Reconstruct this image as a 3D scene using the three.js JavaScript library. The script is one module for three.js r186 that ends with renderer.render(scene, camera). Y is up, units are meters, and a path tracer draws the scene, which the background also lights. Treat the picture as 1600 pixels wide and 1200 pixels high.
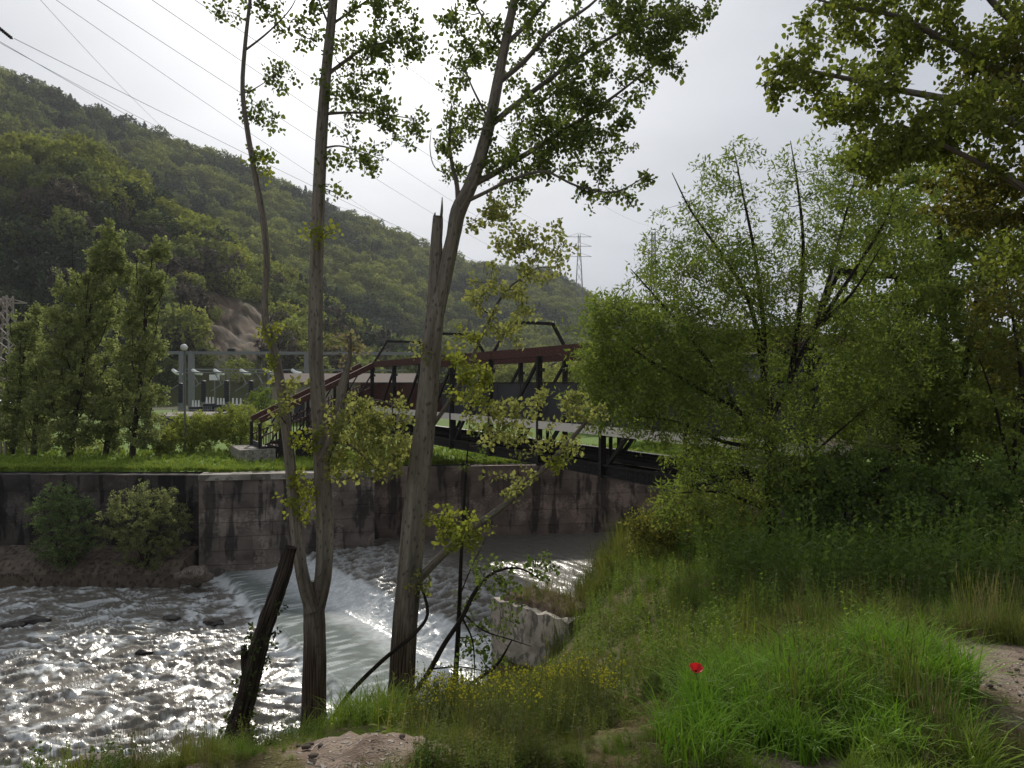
import * as THREE from 'three';
import { mergeGeometries, toCreasedNormals, mergeVertices } from 'three/addons/utils/BufferGeometryUtils.js';
import { createNoise2D, createNoise3D } from 'simplex-noise';

// ---------------------------------------------------------------- camera, sky, sun, exposure
const W = 1024, H = 768, EYE = 1.6, F = 1203;            // F: focal length in pixels of a 1600 x 1200 frame
const scene = new THREE.Scene();
const camera = new THREE.PerspectiveCamera(2 * Math.atan(600 / F) * 180 / Math.PI, W / H, 0.1, 6000);
camera.position.set(0, EYE, 0); camera.lookAt(0, EYE, -10);
scene.add(camera);
const D2R = Math.PI / 180;
const SUN_AZ = -10.5 * D2R, SUN_EL = 31 * D2R;
const sunDir = new THREE.Vector3(Math.sin(SUN_AZ) * Math.cos(SUN_EL), Math.sin(SUN_EL), -Math.cos(SUN_AZ) * Math.cos(SUN_EL));
const sun = new THREE.DirectionalLight(new THREE.Color(1, 0.94, 0.84), 4.4);
sun.position.copy(sunDir).multiplyScalar(120); sun.target.position.set(0, 0, 0);
sun.castShadow = true; sun.shadow.radius = 4; sun.shadow.mapSize.set(4096, 4096);
Object.assign(sun.shadow.camera, { left: -60, right: 60, top: 60, bottom: -60, near: 1, far: 400 });
scene.add(sun, sun.target);

function rng(seed) { let a = seed >>> 0; return () => { a = (a + 0x6D2B79F5) | 0; let t = Math.imul(a ^ (a >>> 15), 1 | a); t = (t + Math.imul(t ^ (t >>> 7), 61 | t)) ^ t; return ((t ^ (t >>> 14)) >>> 0) / 4294967296; }; }
const n2 = createNoise2D(rng(11)), n3 = createNoise3D(rng(12));
const fbm = (x, y, o = 4) => { let s = 0, a = 0.5; for (let i = 0; i < o; i++) { s += a * n2(x + i * 17.3, y - i * 9.1); x *= 2.03; y *= 2.03; a *= 0.5; } return s; };
const fbm3 = (x, y, z, o = 3) => { let s = 0, a = 0.5; for (let i = 0; i < o; i++) { s += a * n3(x + i * 7, y, z - i * 5); x *= 2.03; y *= 2.03; z *= 2.03; a *= 0.5; } return s; };
const clamp = (x, a = 0, b = 1) => Math.min(b, Math.max(a, x));
const sstep = (a, b, x) => { const t = clamp((x - a) / (b - a)); return t * t * (3 - 2 * t); };
const lerp = (a, b, t) => a + (b - a) * t;

{ // thin high overcast lit by a veiled sun: brightness depends on the angle to the sun and soft cloud only
  const w = 1024, h = 512, data = new Float32Array(w * h * 4), v = new THREE.Vector3();
  for (let j = 0; j < h; j++) for (let i = 0; i < w; i++) {
    const el = ((j + 0.5) / h - 0.5) * Math.PI, az = ((i + 0.5) / w - 0.5) * 2 * Math.PI;
    v.set(Math.cos(el) * Math.cos(az), Math.sin(el), Math.cos(el) * Math.sin(az));
    const th = Math.acos(clamp(v.dot(sunDir), -1, 1)) / D2R;
    const base = 0.47 + 0.40 * Math.exp(-th / 42), glow = 0.62 * Math.exp(-(th * th) / (2 * 13 * 13)) + 0.8 * Math.exp(-(th * th) / (2 * 5.5 * 5.5));
    const s = 1.7 / (0.25 + Math.max(0, v.y));
    const cl = fbm(v.x * s, v.z * s * 1.6 + 3, 5);
    const L = (base * (1 + 0.09 * cl) + glow);
    const k = (j * w + i) * 4, bl = 0.13 * sstep(4, 46, th);
    data[k] = L * (1 - bl * 0.8); data[k + 1] = L * (1 - bl * 0.35); data[k + 2] = L * (1.0 + bl * 0.5); data[k + 3] = 1;
  }
  const sky = new THREE.DataTexture(data, w, h, THREE.RGBAFormat, THREE.FloatType);
  sky.mapping = THREE.EquirectangularReflectionMapping; sky.magFilter = THREE.LinearFilter; sky.minFilter = THREE.LinearFilter; sky.needsUpdate = true;
  scene.background = sky; scene.environment = sky;
}
const renderer = new THREE.WebGLRenderer({ antialias: true });
renderer.setSize(W, H); renderer.toneMapping = THREE.LinearToneMapping; renderer.toneMappingExposure = 1.0;
renderer.shadowMap.enabled = true;

scene.fog = new THREE.FogExp2(new THREE.Color(0.93, 0.95, 1.0), 0.00022);
// ---------------------------------------------------------------- helpers
const V = (x, y, z) => new THREE.Vector3(x, y, z);
const at = (px, py, Z) => V((px - 800) / F * Z, EYE + (600 - py) / F * Z, -Z);   // a point measured in the photograph, at its own distance
const col = (r, g, b) => new THREE.Color().setRGB(r, g, b);
const used = {};
function numbered(name) { const n = used[name] = (used[name] ?? -1) + 1; return n ? `${name}_${String(n).padStart(3, '0')}` : name; }
function tag(o, label, category, group, kind) { if (label) o.userData.label = label; if (category) o.userData.category = category; if (group) o.userData.group = group; if (kind) o.userData.kind = kind; return o; }
function shade(o) { o.castShadow = true; o.receiveShadow = true; return o; }
function thing(name, label, category, pos = [0, 0, 0], group, kind) { const g = new THREE.Group(); g.name = numbered(name); g.position.set(...pos); scene.add(g); return tag(g, label, category, group, kind); }
// parts: geometry given in world coordinates is moved into the parent's frame
function part(parent, name, geo, mat, kind) {
  const m = shade(new THREE.Mesh(geo, mat)); m.name = name;
  if (parent.isGroup && !geo.userData.local) { m.position.copy(parent.position).negate(); if (parent.rotation.y) throw new Error('rotated'); }
  if (kind) m.userData.kind = kind; parent.add(m); return m;
}
function sub(parentMesh, name, geo, mat) { const m = shade(new THREE.Mesh(geo, mat)); m.name = name; parentMesh.add(m); return m; }   // a piece of a part, in the part's own frame
function solo(name, geo, mat, label, category, group, kind) { const m = shade(new THREE.Mesh(geo, mat)); m.name = numbered(name); scene.add(m); return tag(m, label, category, group, kind); }
function structure(name, geo, mat) { const m = shade(new THREE.Mesh(geo, mat)); m.name = numbered(name); m.userData.kind = 'structure'; scene.add(m); return m; }

function geoFrom(pos, idx, uv, color) {
  const g = new THREE.BufferGeometry();
  g.setAttribute('position', new THREE.Float32BufferAttribute(pos, 3));
  if (uv) g.setAttribute('uv', new THREE.Float32BufferAttribute(uv, 2));
  if (color) g.setAttribute('color', new THREE.Float32BufferAttribute(color, 3));
  g.setIndex(idx); g.computeVertexNormals(); return g;
}
function tube(pts, radii, sides = 7, sub = 3, rough = 0, cap = true, v0 = 0) {      // a tapered limb through pts
  const P = []; const R = [];
  if (pts.length === 2 || sub <= 1) { P.push(...pts); R.push(...radii); }
  else { const c = new THREE.CatmullRomCurve3(pts, false, 'centripetal'); const n = (pts.length - 1) * sub; for (let i = 0; i <= n; i++) { const t = i / n; P.push(c.getPoint(t)); const f = t * (pts.length - 1), k = Math.min(pts.length - 2, Math.floor(f)); R.push(lerp(radii[k], radii[k + 1], f - k)); } }
  const pos = [], uv = [], idx = []; let len = 0; const T = V(0, 0, 0), N = V(0, 0, 0), B = V(0, 0, 0), q = V(0, 0, 0);
  for (let i = 0; i < P.length; i++) {
    T.subVectors(P[Math.min(i + 1, P.length - 1)], P[Math.max(i - 1, 0)]).normalize();
    if (i === 0) { N.set(1, 0, 0); if (Math.abs(T.x) > 0.9) N.set(0, 0, 1); }
    N.addScaledVector(T, -N.dot(T)).normalize(); B.crossVectors(T, N);
    if (i) len += P[i].distanceTo(P[i - 1]);
    for (let s = 0; s <= sides; s++) {
      const a = (s % sides) / sides * 2 * Math.PI; q.copy(N).multiplyScalar(Math.cos(a)).addScaledVector(B, Math.sin(a));
      let r = R[i]; if (rough) r *= 1 + rough * fbm3(q.x * 1.6 + P[i].x * 2, P[i].y * 1.2, q.z * 1.6, 3) + rough * 0.5 * n3(q.x * 5, P[i].y * 5, q.z * 5);
      pos.push(P[i].x + q.x * r, P[i].y + q.y * r, P[i].z + q.z * r); uv.push(s / sides, len + v0);
    }
  }
  const m = sides + 1;
  for (let i = 0; i < P.length - 1; i++) for (let s = 0; s < sides; s++) { const a = i * m + s; idx.push(a, a + m, a + 1, a + 1, a + m, a + m + 1); }
  if (cap) for (const e of [0, P.length - 1]) { const c = pos.length / 3; pos.push(P[e].x, P[e].y, P[e].z); uv.push(0.5, e ? len : 0); for (let s = 0; s < sides; s++) idx.push(c, e ? e * m + s : s + 1, e ? e * m + s + 1 : s); }
  const g = geoFrom(pos, idx, uv); // weld the seam's normals
  const nn = g.attributes.normal; for (let i = 0; i < P.length; i++) { const a = i * m, b = a + sides; const x = nn.getX(a) + nn.getX(b), y = nn.getY(a) + nn.getY(b), z = nn.getZ(a) + nn.getZ(b), l = Math.hypot(x, y, z) || 1; nn.setXYZ(a, x / l, y / l, z / l); nn.setXYZ(b, x / l, y / l, z / l); }
  return g;
}
function boxG(w, h, d) { const g = new THREE.BoxGeometry(w, h, d); const p = g.attributes.position, n = g.attributes.normal, uv = g.attributes.uv; for (let i = 0; i < p.count; i++) { const ax = Math.abs(n.getX(i)) > 0.5, ay = Math.abs(n.getY(i)) > 0.5; uv.setXY(i, ax ? p.getZ(i) : p.getX(i), ay ? p.getZ(i) : p.getY(i)); } return g; }
function bar(a, b, w, h, up = V(0, 1, 0)) {                                   // a straight member from a to b
  const z = V(0, 0, 0).subVectors(b, a), L = z.length(); z.normalize(); let x = V(0, 0, 0).crossVectors(up, z); if (x.lengthSq() < 1e-6) x.set(1, 0, 0); x.normalize(); const y = V(0, 0, 0).crossVectors(z, x);
  return boxG(w, h, L).applyMatrix4(new THREE.Matrix4().makeBasis(x, y, z).setPosition((a.x + b.x) / 2, (a.y + b.y) / 2, (a.z + b.z) / 2));
}
function rock(r, seed, sx = 1, sy = 0.7, sz = 1, det = 3) {
  let g = new THREE.IcosahedronGeometry(1, det); g.deleteAttribute('uv'); g.deleteAttribute('normal'); g = mergeVertices(g, 1e-4); const p = g.attributes.position, uv = [];
  for (let i = 0; i < p.count; i++) { const x = p.getX(i), y = p.getY(i), z = p.getZ(i); const k = r * (1 + 0.33 * n3(x * 1.1 + seed * 7, y * 1.1, z * 1.1) + 0.12 * n3(x * 3 + seed, y * 3, z * 3) + 0.04 * n3(x * 8, y * 8 + seed, z * 8)); p.setXYZ(i, x * k * sx, y * k * sy, z * k * sz); uv.push(x * r * 2, (y + z) * r * 2); }
  g.setAttribute('uv', new THREE.Float32BufferAttribute(uv, 2)); g.computeVertexNormals(); return g;
}
// textures
function tex(w, h, fn, srgb = false) {
  const d = new Uint8Array(w * h * 4);
  for (let j = 0; j < h; j++) for (let i = 0; i < w; i++) { const c = fn(i / w, j / h), k = (j * w + i) * 4; for (let m = 0; m < 3; m++) { let x = clamp(Array.isArray(c) ? c[m] : c); if (srgb) x = x <= 0.0031308 ? 12.92 * x : 1.055 * x ** (1 / 2.4) - 0.055; d[k + m] = x * 255; } d[k + 3] = 255; }
  const t = new THREE.DataTexture(d, w, h); t.magFilter = THREE.LinearFilter; t.minFilter = THREE.LinearMipmapLinearFilter; t.generateMipmaps = true; t.wrapS = t.wrapT = THREE.MirroredRepeatWrapping; if (srgb) t.colorSpace = THREE.SRGBColorSpace; t.needsUpdate = true; return t;
}
const rep = (t, x, y) => { const c = t.clone(); c.repeat.set(x, y); c.needsUpdate = true; return c; };
const mix3 = (a, b, t) => [lerp(a[0], b[0], t), lerp(a[1], b[1], t), lerp(a[2], b[2], t)];
const mat = (o) => new THREE.MeshPhysicalMaterial({ roughness: 0.85, specularIntensity: 0.3, side: THREE.DoubleSide, ...o });

const soilMap = tex(512, 512, (u, v) => { const a = fbm(u * 6, v * 6, 5), b = n2(u * 90, v * 90), c = n2(u * 34 + 5, v * 34); let k = mix3([0.14, 0.10, 0.075], [0.24, 0.19, 0.15], clamp(0.5 + a)); if (c > 0.62) k = mix3(k, [0.34, 0.31, 0.28], 0.8); return mix3(k, [0.07, 0.055, 0.04], clamp(b * 0.6)); }, true);
const soilBump = tex(512, 512, (u, v) => 0.5 + 0.25 * fbm(u * 12, v * 12, 5) + (n2(u * 34 + 5, v * 34) > 0.6 ? 0.25 : 0) + 0.08 * n2(u * 90, v * 90));
const grassSoilMap = tex(512, 512, (u, v) => mix3([0.035, 0.05, 0.012], [0.075, 0.07, 0.03], clamp(0.5 + fbm(u * 9, v * 9, 5))), true);
const concMap = tex(1024, 512, (u, v) => {                                       // weathered concrete: black runs under the coping, pale lime patches
  const a = fbm(u * 5, v * 4, 5), s = fbm(u * 16, v * 1.1 + 4, 5) + 0.35 * fbm(u * 3 + 7, v * 2, 3) + 0.12 * n2(u * 50, v * 14), f = n2(u * 160, v * 90), p = fbm(u * 7 + 9, v * 3 + 2, 6);
  let k = mix3([0.075, 0.068, 0.062], [0.17, 0.15, 0.135], clamp(0.5 + a * 0.9));
  k = mix3(k, [0.30, 0.27, 0.245], sstep(0.08, 0.42, p + 0.2 * n2(u * 60, v * 40)) * 0.42); k = mix3(k, [0.022, 0.022, 0.022], sstep(0.0, 0.38, s) * 0.8);
  return mix3(k, [0.04, 0.04, 0.035], clamp(f * 0.35));
}, true);
const concBump = tex(512, 512, (u, v) => 0.5 + 0.3 * fbm(u * 14, v * 14, 5) + 0.06 * n2(u * 120, v * 120));
const paleConcMap = tex(512, 512, (u, v) => { const a = fbm(u * 4, v * 4, 5), s = fbm(u * 11, v * 6 + 4, 4); let k = mix3([0.20, 0.18, 0.155], [0.38, 0.35, 0.31], clamp(0.5 + a)); k = mix3(k, [0.07, 0.07, 0.055], sstep(0.1, 0.34, s) * 0.75); return mix3(k, [0.1, 0.09, 0.08], clamp(n2(u * 90, v * 90) * 0.4)); }, true);
const barkMap = tex(512, 1024, (u, v) => {                                       // poplar: pale smooth bark with dark lens marks, fissured dark bark at the foot (v runs over 7 m)
  const y = v * 7, cu = Math.cos(u * 2 * Math.PI), su = Math.sin(u * 2 * Math.PI), a = fbm3(cu * 1.2, y * 1.1, su * 1.2, 4), fis = 1 - Math.abs(n3(cu * 4.5, y * 1.3, su * 4.5)), hor = n3(cu * 1.6, y * 9, su * 1.6);
  let k = mix3([0.12, 0.11, 0.092], [0.25, 0.23, 0.195], clamp(0.5 + a));
  k = mix3(k, [0.04, 0.034, 0.03], sstep(0.55, 0.85, hor) * 0.6);
  const old = sstep(1.15, 0.35, y / 1.5 + 0.28 * a); k = mix3(k, mix3([0.028, 0.02, 0.016], [0.10, 0.075, 0.058], sstep(0.95, 0.5, fis)), old);
  return mix3(k, [0.05, 0.04, 0.03], clamp(n3(cu * 12, y * 10, su * 12) * 0.45));
}, true);
const barkBump = tex(256, 1024, (u, v) => { const y = v * 7, cu = Math.cos(u * 2 * Math.PI), su = Math.sin(u * 2 * Math.PI); const fis = Math.abs(n3(cu * 4.5, y * 1.3, su * 4.5)); return 0.3 + 0.4 * sstep(0, 0.35, fis) * sstep(2.2, 0.4, y) + 0.25 * fbm3(cu * 4, y * 5, su * 4, 4) + 0.2; });
barkMap.wrapT = barkBump.wrapT = THREE.MirroredRepeatWrapping; for (const t of [barkMap, barkBump]) { t.wrapS = THREE.RepeatWrapping; t.repeat.set(1, 1 / 7); }
const darkBarkMap = tex(256, 512, (u, v) => { const cu = Math.cos(u * 2 * Math.PI), su = Math.sin(u * 2 * Math.PI), y = v * 3; return mix3([0.022, 0.017, 0.014], [0.085, 0.068, 0.055], clamp(0.5 + fbm3(cu * 3, y * 2, su * 3, 5) * 1.4)); }, true);
darkBarkMap.wrapS = THREE.RepeatWrapping; darkBarkMap.repeat.set(1, 1 / 3);
const darkBarkBump = tex(256, 512, (u, v) => { const cu = Math.cos(u * 2 * Math.PI), su = Math.sin(u * 2 * Math.PI), y = v * 3; return 0.5 + fbm3(cu * 5, y * 3, su * 5, 5) * 0.7; }); darkBarkBump.wrapS = THREE.RepeatWrapping; darkBarkBump.repeat.set(1, 1 / 3);
const rustMap = tex(512, 256, (u, v) => { const a = fbm(u * 9, v * 9, 5); let k = mix3([0.05, 0.026, 0.022], [0.125, 0.055, 0.042], clamp(0.5 + a)); return mix3(k, [0.03, 0.022, 0.02], sstep(0.1, 0.3, fbm(u * 30, v * 4, 3)) * 0.6); }, true);
const steelMap = tex(256, 256, (u, v) => mix3([0.014, 0.013, 0.013], [0.038, 0.033, 0.03], clamp(0.5 + fbm(u * 8, v * 8, 5))), true);

const M = {
  soil: mat({ map: soilMap, bumpMap: soilBump, bumpScale: 0.03, roughness: 1 }),
  conc: mat({ map: concMap, bumpMap: concBump, bumpScale: 0.02, roughness: 0.95 }),
  paleConc: mat({ map: paleConcMap, bumpMap: concBump, bumpScale: 0.015, roughness: 0.95 }),
  bark: mat({ map: barkMap, color: col(1.08, 1.04, 1.0), bumpMap: barkBump, bumpScale: 0.02, roughness: 0.9 }),
  darkBark: mat({ map: darkBarkMap, bumpMap: darkBarkBump, bumpScale: 0.03, roughness: 0.95 }),
  twig: mat({ color: col(0.055, 0.042, 0.034), roughness: 0.9 }),
  rust: mat({ map: rustMap, roughness: 0.8 }), steel: mat({ map: steelMap, roughness: 0.6, metalness: 0.1 }),
  panelGrey: mat({ color: col(0.052, 0.052, 0.055), roughness: 0.75 }), panelRust: mat({ map: rustMap, color: col(0.75, 0.7, 0.7), roughness: 0.8 }),
  deck: mat({ color: col(0.34, 0.30, 0.25), map: paleConcMap, roughness: 0.9 }),
  edgeBeam: mat({ color: col(0.62, 0.57, 0.50), roughness: 0.9 }),
  galv: mat({ color: col(0.20, 0.205, 0.21), roughness: 0.55, metalness: 0.3 }), darkEquip: mat({ color: col(0.035, 0.035, 0.04), roughness: 0.6 }),
  white: mat({ color: col(0.75, 0.75, 0.74), roughness: 0.6 }), wire: mat({ color: col(0.05, 0.05, 0.055), roughness: 1 }),
  shedWall: mat({ color: col(0.26, 0.22, 0.18) }), shedRoof: mat({ color: col(0.12, 0.09, 0.075) }),
  rock: mat({ map: paleConcMap, color: col(0.62, 0.56, 0.52), bumpMap: concBump, bumpScale: 0.02 }), darkRock: mat({ color: col(0.045, 0.038, 0.034), roughness: 0.35 }),
  red: new THREE.MeshPhysicalMaterial({ color: col(0.62, 0.012, 0.01), roughness: 1, transmission: 0.35, thickness: 0, side: THREE.DoubleSide }),
  black: mat({ color: col(0.01, 0.008, 0.012) }), stem: mat({ color: col(0.06, 0.10, 0.02) }),
};
const leafMat = (tr = 0.42) => new THREE.MeshPhysicalMaterial({ color: 0xffffff, roughness: 0.95, specularIntensity: 0.3, transmission: tr, thickness: 0, side: THREE.DoubleSide });
M.leaf = leafMat(0.52); M.grass = leafMat(0.36); M.far = leafMat(0.35);

// ---------------------------------------------------------------- foliage tools
const L6 = (() => { const pos = [0, 0, 0, 0.40, 0.22, 0.07, 0.34, 0.58, 0.06, 0, 1, 0.0, -0.34, 0.58, 0.06, -0.40, 0.22, 0.07, 0, 0.5, -0.02]; return geoFrom(pos, [0, 1, 6, 1, 2, 6, 2, 3, 6, 3, 4, 6, 4, 5, 6, 5, 0, 6]); })();   // broad poplar leaf, unit length, folded on its rib
const LN = (() => { const pos = [0, 0, 0, 0.16, 0.35, 0.04, 0, 1, -0.12, -0.16, 0.35, 0.04, 0, 0.45, -0.02]; return geoFrom(pos, [0, 1, 4, 1, 2, 4, 2, 3, 4, 3, 0, 4]); })();   // narrow willow leaf
function spray(leaf, n, len, size, seed, spreadA = 0.9) {                       // a short shoot with n leaves along it, growing along +y
  const r = rng(seed), gs = [], m = new THREE.Matrix4(), q = new THREE.Quaternion();
  for (let i = 0; i < n; i++) {
    const t = (i + 0.5) / n, a = i * 2.4 + r() * 0.8, dir = V(Math.cos(a), spreadA * (0.3 + r()) - 0.2, Math.sin(a)).normalize(), x = V(r() - 0.5, r() - 0.5, r() - 0.5).cross(dir).normalize(), z = V(0, 0, 0).crossVectors(x, dir), s = size * (0.7 + r() * 0.5);
    m.makeBasis(x.multiplyScalar(s), dir.clone().multiplyScalar(s), z.multiplyScalar(s)).setPosition(dir.x * size * 0.25, t * len + dir.y * size * 0.2, dir.z * size * 0.25); gs.push(leaf.clone().applyMatrix4(m));
  }
  return mergeGeometries(gs);
}
const SPRAY = { poplar: [1, 2, 3].map(s => spray(L6, 6, 0.10, 0.043, s)), willow: [4, 5, 6].map(s => spray(LN, 9, 0.22, 0.075, s)), ash: [7, 8].map(s => spray(L6, 9, 0.20, 0.055, s)), far: [9, 10].map(s => spray(L6, 8, 0.28, 0.13, s)) };
class Leaves {                                                                  // collects placed sprays and makes one InstancedMesh for each variant
  constructor(protos, material) { this.p = protos; this.m = material; this.l = protos.map(() => []); }
  add(k, pos, dir, size, c, r) { this.l[k % this.p.length].push([pos.clone(), dir.clone(), size, c, r]); }
  build(parent, name) {
    const m = new THREE.Matrix4(), x = V(0, 0, 0), z = V(0, 0, 0);
    this.l.forEach((list, k) => {
      if (!list.length) return; const im = shade(new THREE.InstancedMesh(this.p[k], this.m, list.length)); im.name = parent.isScene ? numbered(name) : name; im.userData.kind = 'stuff';
      list.forEach(([p, d, s, c, rr], i) => { d.normalize(); x.set(Math.cos(rr), 0.3, Math.sin(rr)).cross(d); if (x.lengthSq() < 1e-4) x.set(1, 0, 0); x.normalize(); z.crossVectors(x, d); m.makeBasis(x.clone().multiplyScalar(s), d.clone().multiplyScalar(s), z.clone().multiplyScalar(s)); const o = parent.isGroup ? parent.position : { x: 0, y: 0, z: 0 }; m.setPosition(p.x - o.x, p.y - o.y, p.z - o.z); im.setMatrixAt(i, m); im.setColorAt(i, c); });
      parent.add(im);
    });
  }
}
const tint = (a, b, r, j = 0.18) => { const t = r(), k = 1 - j + 2 * j * r(); return col(lerp(a[0], b[0], t) * k, lerp(a[1], b[1], t) * k, lerp(a[2], b[2], t) * k); };
const GREEN = { poplar: [[0.075, 0.11, 0.022], [0.135, 0.17, 0.03]], young: [[0.19, 0.22, 0.025], [0.26, 0.28, 0.04]], lime: [[0.20, 0.22, 0.05], [0.30, 0.31, 0.085]], willow: [[0.12, 0.175, 0.028], [0.20, 0.25, 0.04]], dark: [[0.07, 0.11, 0.022], [0.12, 0.16, 0.03]], olive: [[0.09, 0.10, 0.018], [0.16, 0.15, 0.022]], lombardy: [[0.15, 0.19, 0.05], [0.30, 0.33, 0.11]] };
// grow twigs from a skeleton (seeds) to points spread through the crown's volume, each joined to the nearest wood
function grow(seeds, goals, r, { r0 = 0.012, tip = 0.0025, bend = 0.12, lift = 0.05 } = {}) {
  const X = [], Y = [], Z = [], R = []; const add = (p, rr) => { X.push(p.x); Y.push(p.y); Z.push(p.z); R.push(rr); };
  for (const s of seeds) add(s.p, s.r);
  const nearest = (p) => { let b = 0, bd = 1e9; for (let i = 0; i < X.length; i++) { const dx = X[i] - p.x, dy = Y[i] - p.y, dz = Z[i] - p.z, d = dx * dx + dy * dy * (dy > 0 ? 2.2 : 1) + dz * dz; if (d < bd) { bd = d; b = i; } } return [b, Math.sqrt(bd)]; };
  const order = goals.map(p => [nearest(p)[1], p]).sort((a, b) => a[0] - b[0]), out = [];
  for (const [, p] of order) {
    const [k] = nearest(p), a = V(X[k], Y[k], Z[k]), L = a.distanceTo(p); if (L < 0.02) continue;
    const ra = Math.min(R[k] * 0.75, r0 * (0.5 + L)), j = () => (r() - 0.5) * 2 * bend * L;
    const pts = [a, a.clone().lerp(p, 0.35).add(V(j(), j() - lift * L * 0.6, j())), a.clone().lerp(p, 0.7).add(V(j() * 0.7, j() * 0.7 + lift * L * 0.3, j() * 0.7)), p];
    const c = new THREE.CatmullRomCurve3(pts, false, 'centripetal'), n = Math.max(2, Math.ceil(L / 0.16)); for (let i = 1; i <= n; i++) add(c.getPoint(i / n), lerp(ra, tip, i / n));
    out.push({ c, pts, ra, L, tip });
  }
  return out;
}
const twigGeo = (tw, sides = 4) => mergeGeometries(tw.map(t => tube(t.pts, [t.ra, lerp(t.ra, t.tip, 0.35), lerp(t.ra, t.tip, 0.7), t.tip], sides, 2, 0, false)));
function sampleSkeleton(limbs, step = 0.12, from = 0) { const s = []; for (const l of limbs) { const c = new THREE.CatmullRomCurve3(l.pts, false, 'centripetal'), n = Math.max(2, Math.ceil(c.getLength() / step)); for (let i = Math.floor((l.from ?? from) * n); i <= n; i++) { const t = i / n, f = t * (l.pts.length - 1), k = Math.min(l.pts.length - 2, Math.floor(f)); s.push({ p: c.getPoint(t), r: lerp(l.r[k], l.r[k + 1], f - k) }); } } return s; }
function inBlob(b, r) { let x, y, z; do { x = r() * 2 - 1; y = r() * 2 - 1; z = r() * 2 - 1; } while (x * x + y * y + z * z > 1); return V(b.c.x + x * b.r[0], b.c.y + y * b.r[1] + x * (b.tilt || 0) * b.r[0], b.c.z + z * b.r[2]); }
const blob = (px, py, rx, ry, Z, n, rz, tilt = 0) => ({ c: at(px, py, Z), r: [rx / F * Z, ry / F * Z, rz ?? Math.max(rx, ry) / F * Z], n, tilt });
// a tree: limbs = [{pts, r, name, sides}], blobs of crown; leaves on the twigs
function tree({ name, label, category = 'tree', group, base, limbs, blobs, bark, spr, green, leafSize = 1, per = 12, leafFrom = 0.3, seed, spread = 0.05, hang = 0.35, barkRough = 0.06, growOpt, leafM, twigSides, wind = 0.25, dense = 1 }) {
  const r = rng(seed), g = thing(name, label, category, [base.x, base.y, base.z], group);
  for (const l of limbs) part(g, l.name || 'branch', tube(l.pts, l.r, l.sides || 8, l.sub || 4, l.rough ?? barkRough, true, l.v0 ?? (l.name === 'trunk' ? 0 : 2.4)), l.mat || bark);
  const goals = []; for (const b of blobs) for (let i = 0; i < b.n; i++) { const p = inBlob(b, r); p.b = b; goals.push(p); }
  const tw = grow(sampleSkeleton(limbs.filter(l => !l.dead)), goals, r, growOpt);
  part(g, 'twigs', twigGeo(tw, twigSides), M.twig, 'stuff');
  const lv = new Leaves(spr, leafM || M.leaf), dir = V(0, 0, 0);
  for (const t of tw) {
    const b = t.pts[3].b || {}, gr = b.green || green, m = Math.max(2, Math.round((b.per || per) * dense * (0.6 + 0.8 * r()) * clamp(t.L * 2.2, 0.5, 2.2)));
    for (let i = 0; i < m; i++) { const u = 1 - (1 - leafFrom) * Math.pow(r(), 1.4), p = t.c.getPoint(u); t.c.getTangent(u, dir); p.x += (r() - 0.5) * 2 * spread; p.y += (r() - 0.5) * 2 * spread; p.z += (r() - 0.5) * 2 * spread; dir.x += (r() - 0.5) * 1.6 + wind; dir.y += (r() - 0.5) * 1.6 - hang; dir.z += (r() - 0.5) * 1.6; lv.add(Math.floor(r() * 9), p, dir, leafSize * (0.7 + 0.6 * r()), tint(gr[0], gr[1], r), r() * 6.28); }
  }
  lv.build(g, 'crown');
  return g;
}

// ---------------------------------------------------------------- terrain (X to the right, Z away from the camera)
const FAR_Y = -1.8;
const edge = [[-60, 1], [-14, 4.6], [-8, 5.5], [-4.5, 6.1], [-3.2, 6.7], [-2.6, 7.4], [-1.9, 8.2], [-0.9, 8.7], [-0.3, 10], [0.1, 12], [-0.1, 13.9], [1.4, 15.8], [3.5, 18], [7, 21], [14, 24], [30, 30], [90, 48]];
function bankSide(X, Z) {                                                        // metres inside (+) or outside (-) the edge of the near bank
  let d = 1e9, side = 1;
  for (let i = 0; i < edge.length - 1; i++) { const [ax, az] = edge[i], [bx, bz] = edge[i + 1], dx = bx - ax, dz = bz - az, t = clamp(((X - ax) * dx + (Z - az) * dz) / (dx * dx + dz * dz)), q = Math.hypot(X - ax - t * dx, Z - az - t * dz); if (q < d) { d = q; side = dx * (Z - az) - dz * (X - ax) > 0 ? -1 : 1; } }
  return d * side;
}
function nearH(X, Z) {
  const s = bankSide(X, Z), lw = sstep(-2.3, -1.1, X), left = -lerp(0.56, 0.375, lw) * Math.max(0, Z - lerp(2.75, 3.25, lw)), right = -Math.min(2.1, 0.165 * Math.max(0, Z - 4.4));
  let h = lerp(left, right, sstep(-0.3, 2.4, X)) * sstep(2.6, 3.6, Z + 0.6);
  h = Math.max(h, -3.3);
  h += 0.05 * fbm(X * 0.7, Z * 0.7, 4) + 0.02 * n2(X * 3.1, Z * 3.1) + (Z < 7 ? 0.014 * n2(X * 8, Z * 8) + 0.008 * n2(X * 17, Z * 17) : 0) + (s > 0.5 ? 0.10 * sstep(6, 9, Z) * fbm(X * 0.35 + 4, Z * 0.35, 3) : 0);
  h += 0.13 * Math.exp(-((X + 0.62) ** 2 / 0.12 + (Z - 3.55) ** 2 / 0.05));       // the earth lip at the path's edge
  if (s < 0) h -= 5.2 * sstep(0, 2.4, -s) + 0.25 * Math.min(3, -s);
  return h;
}
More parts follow.
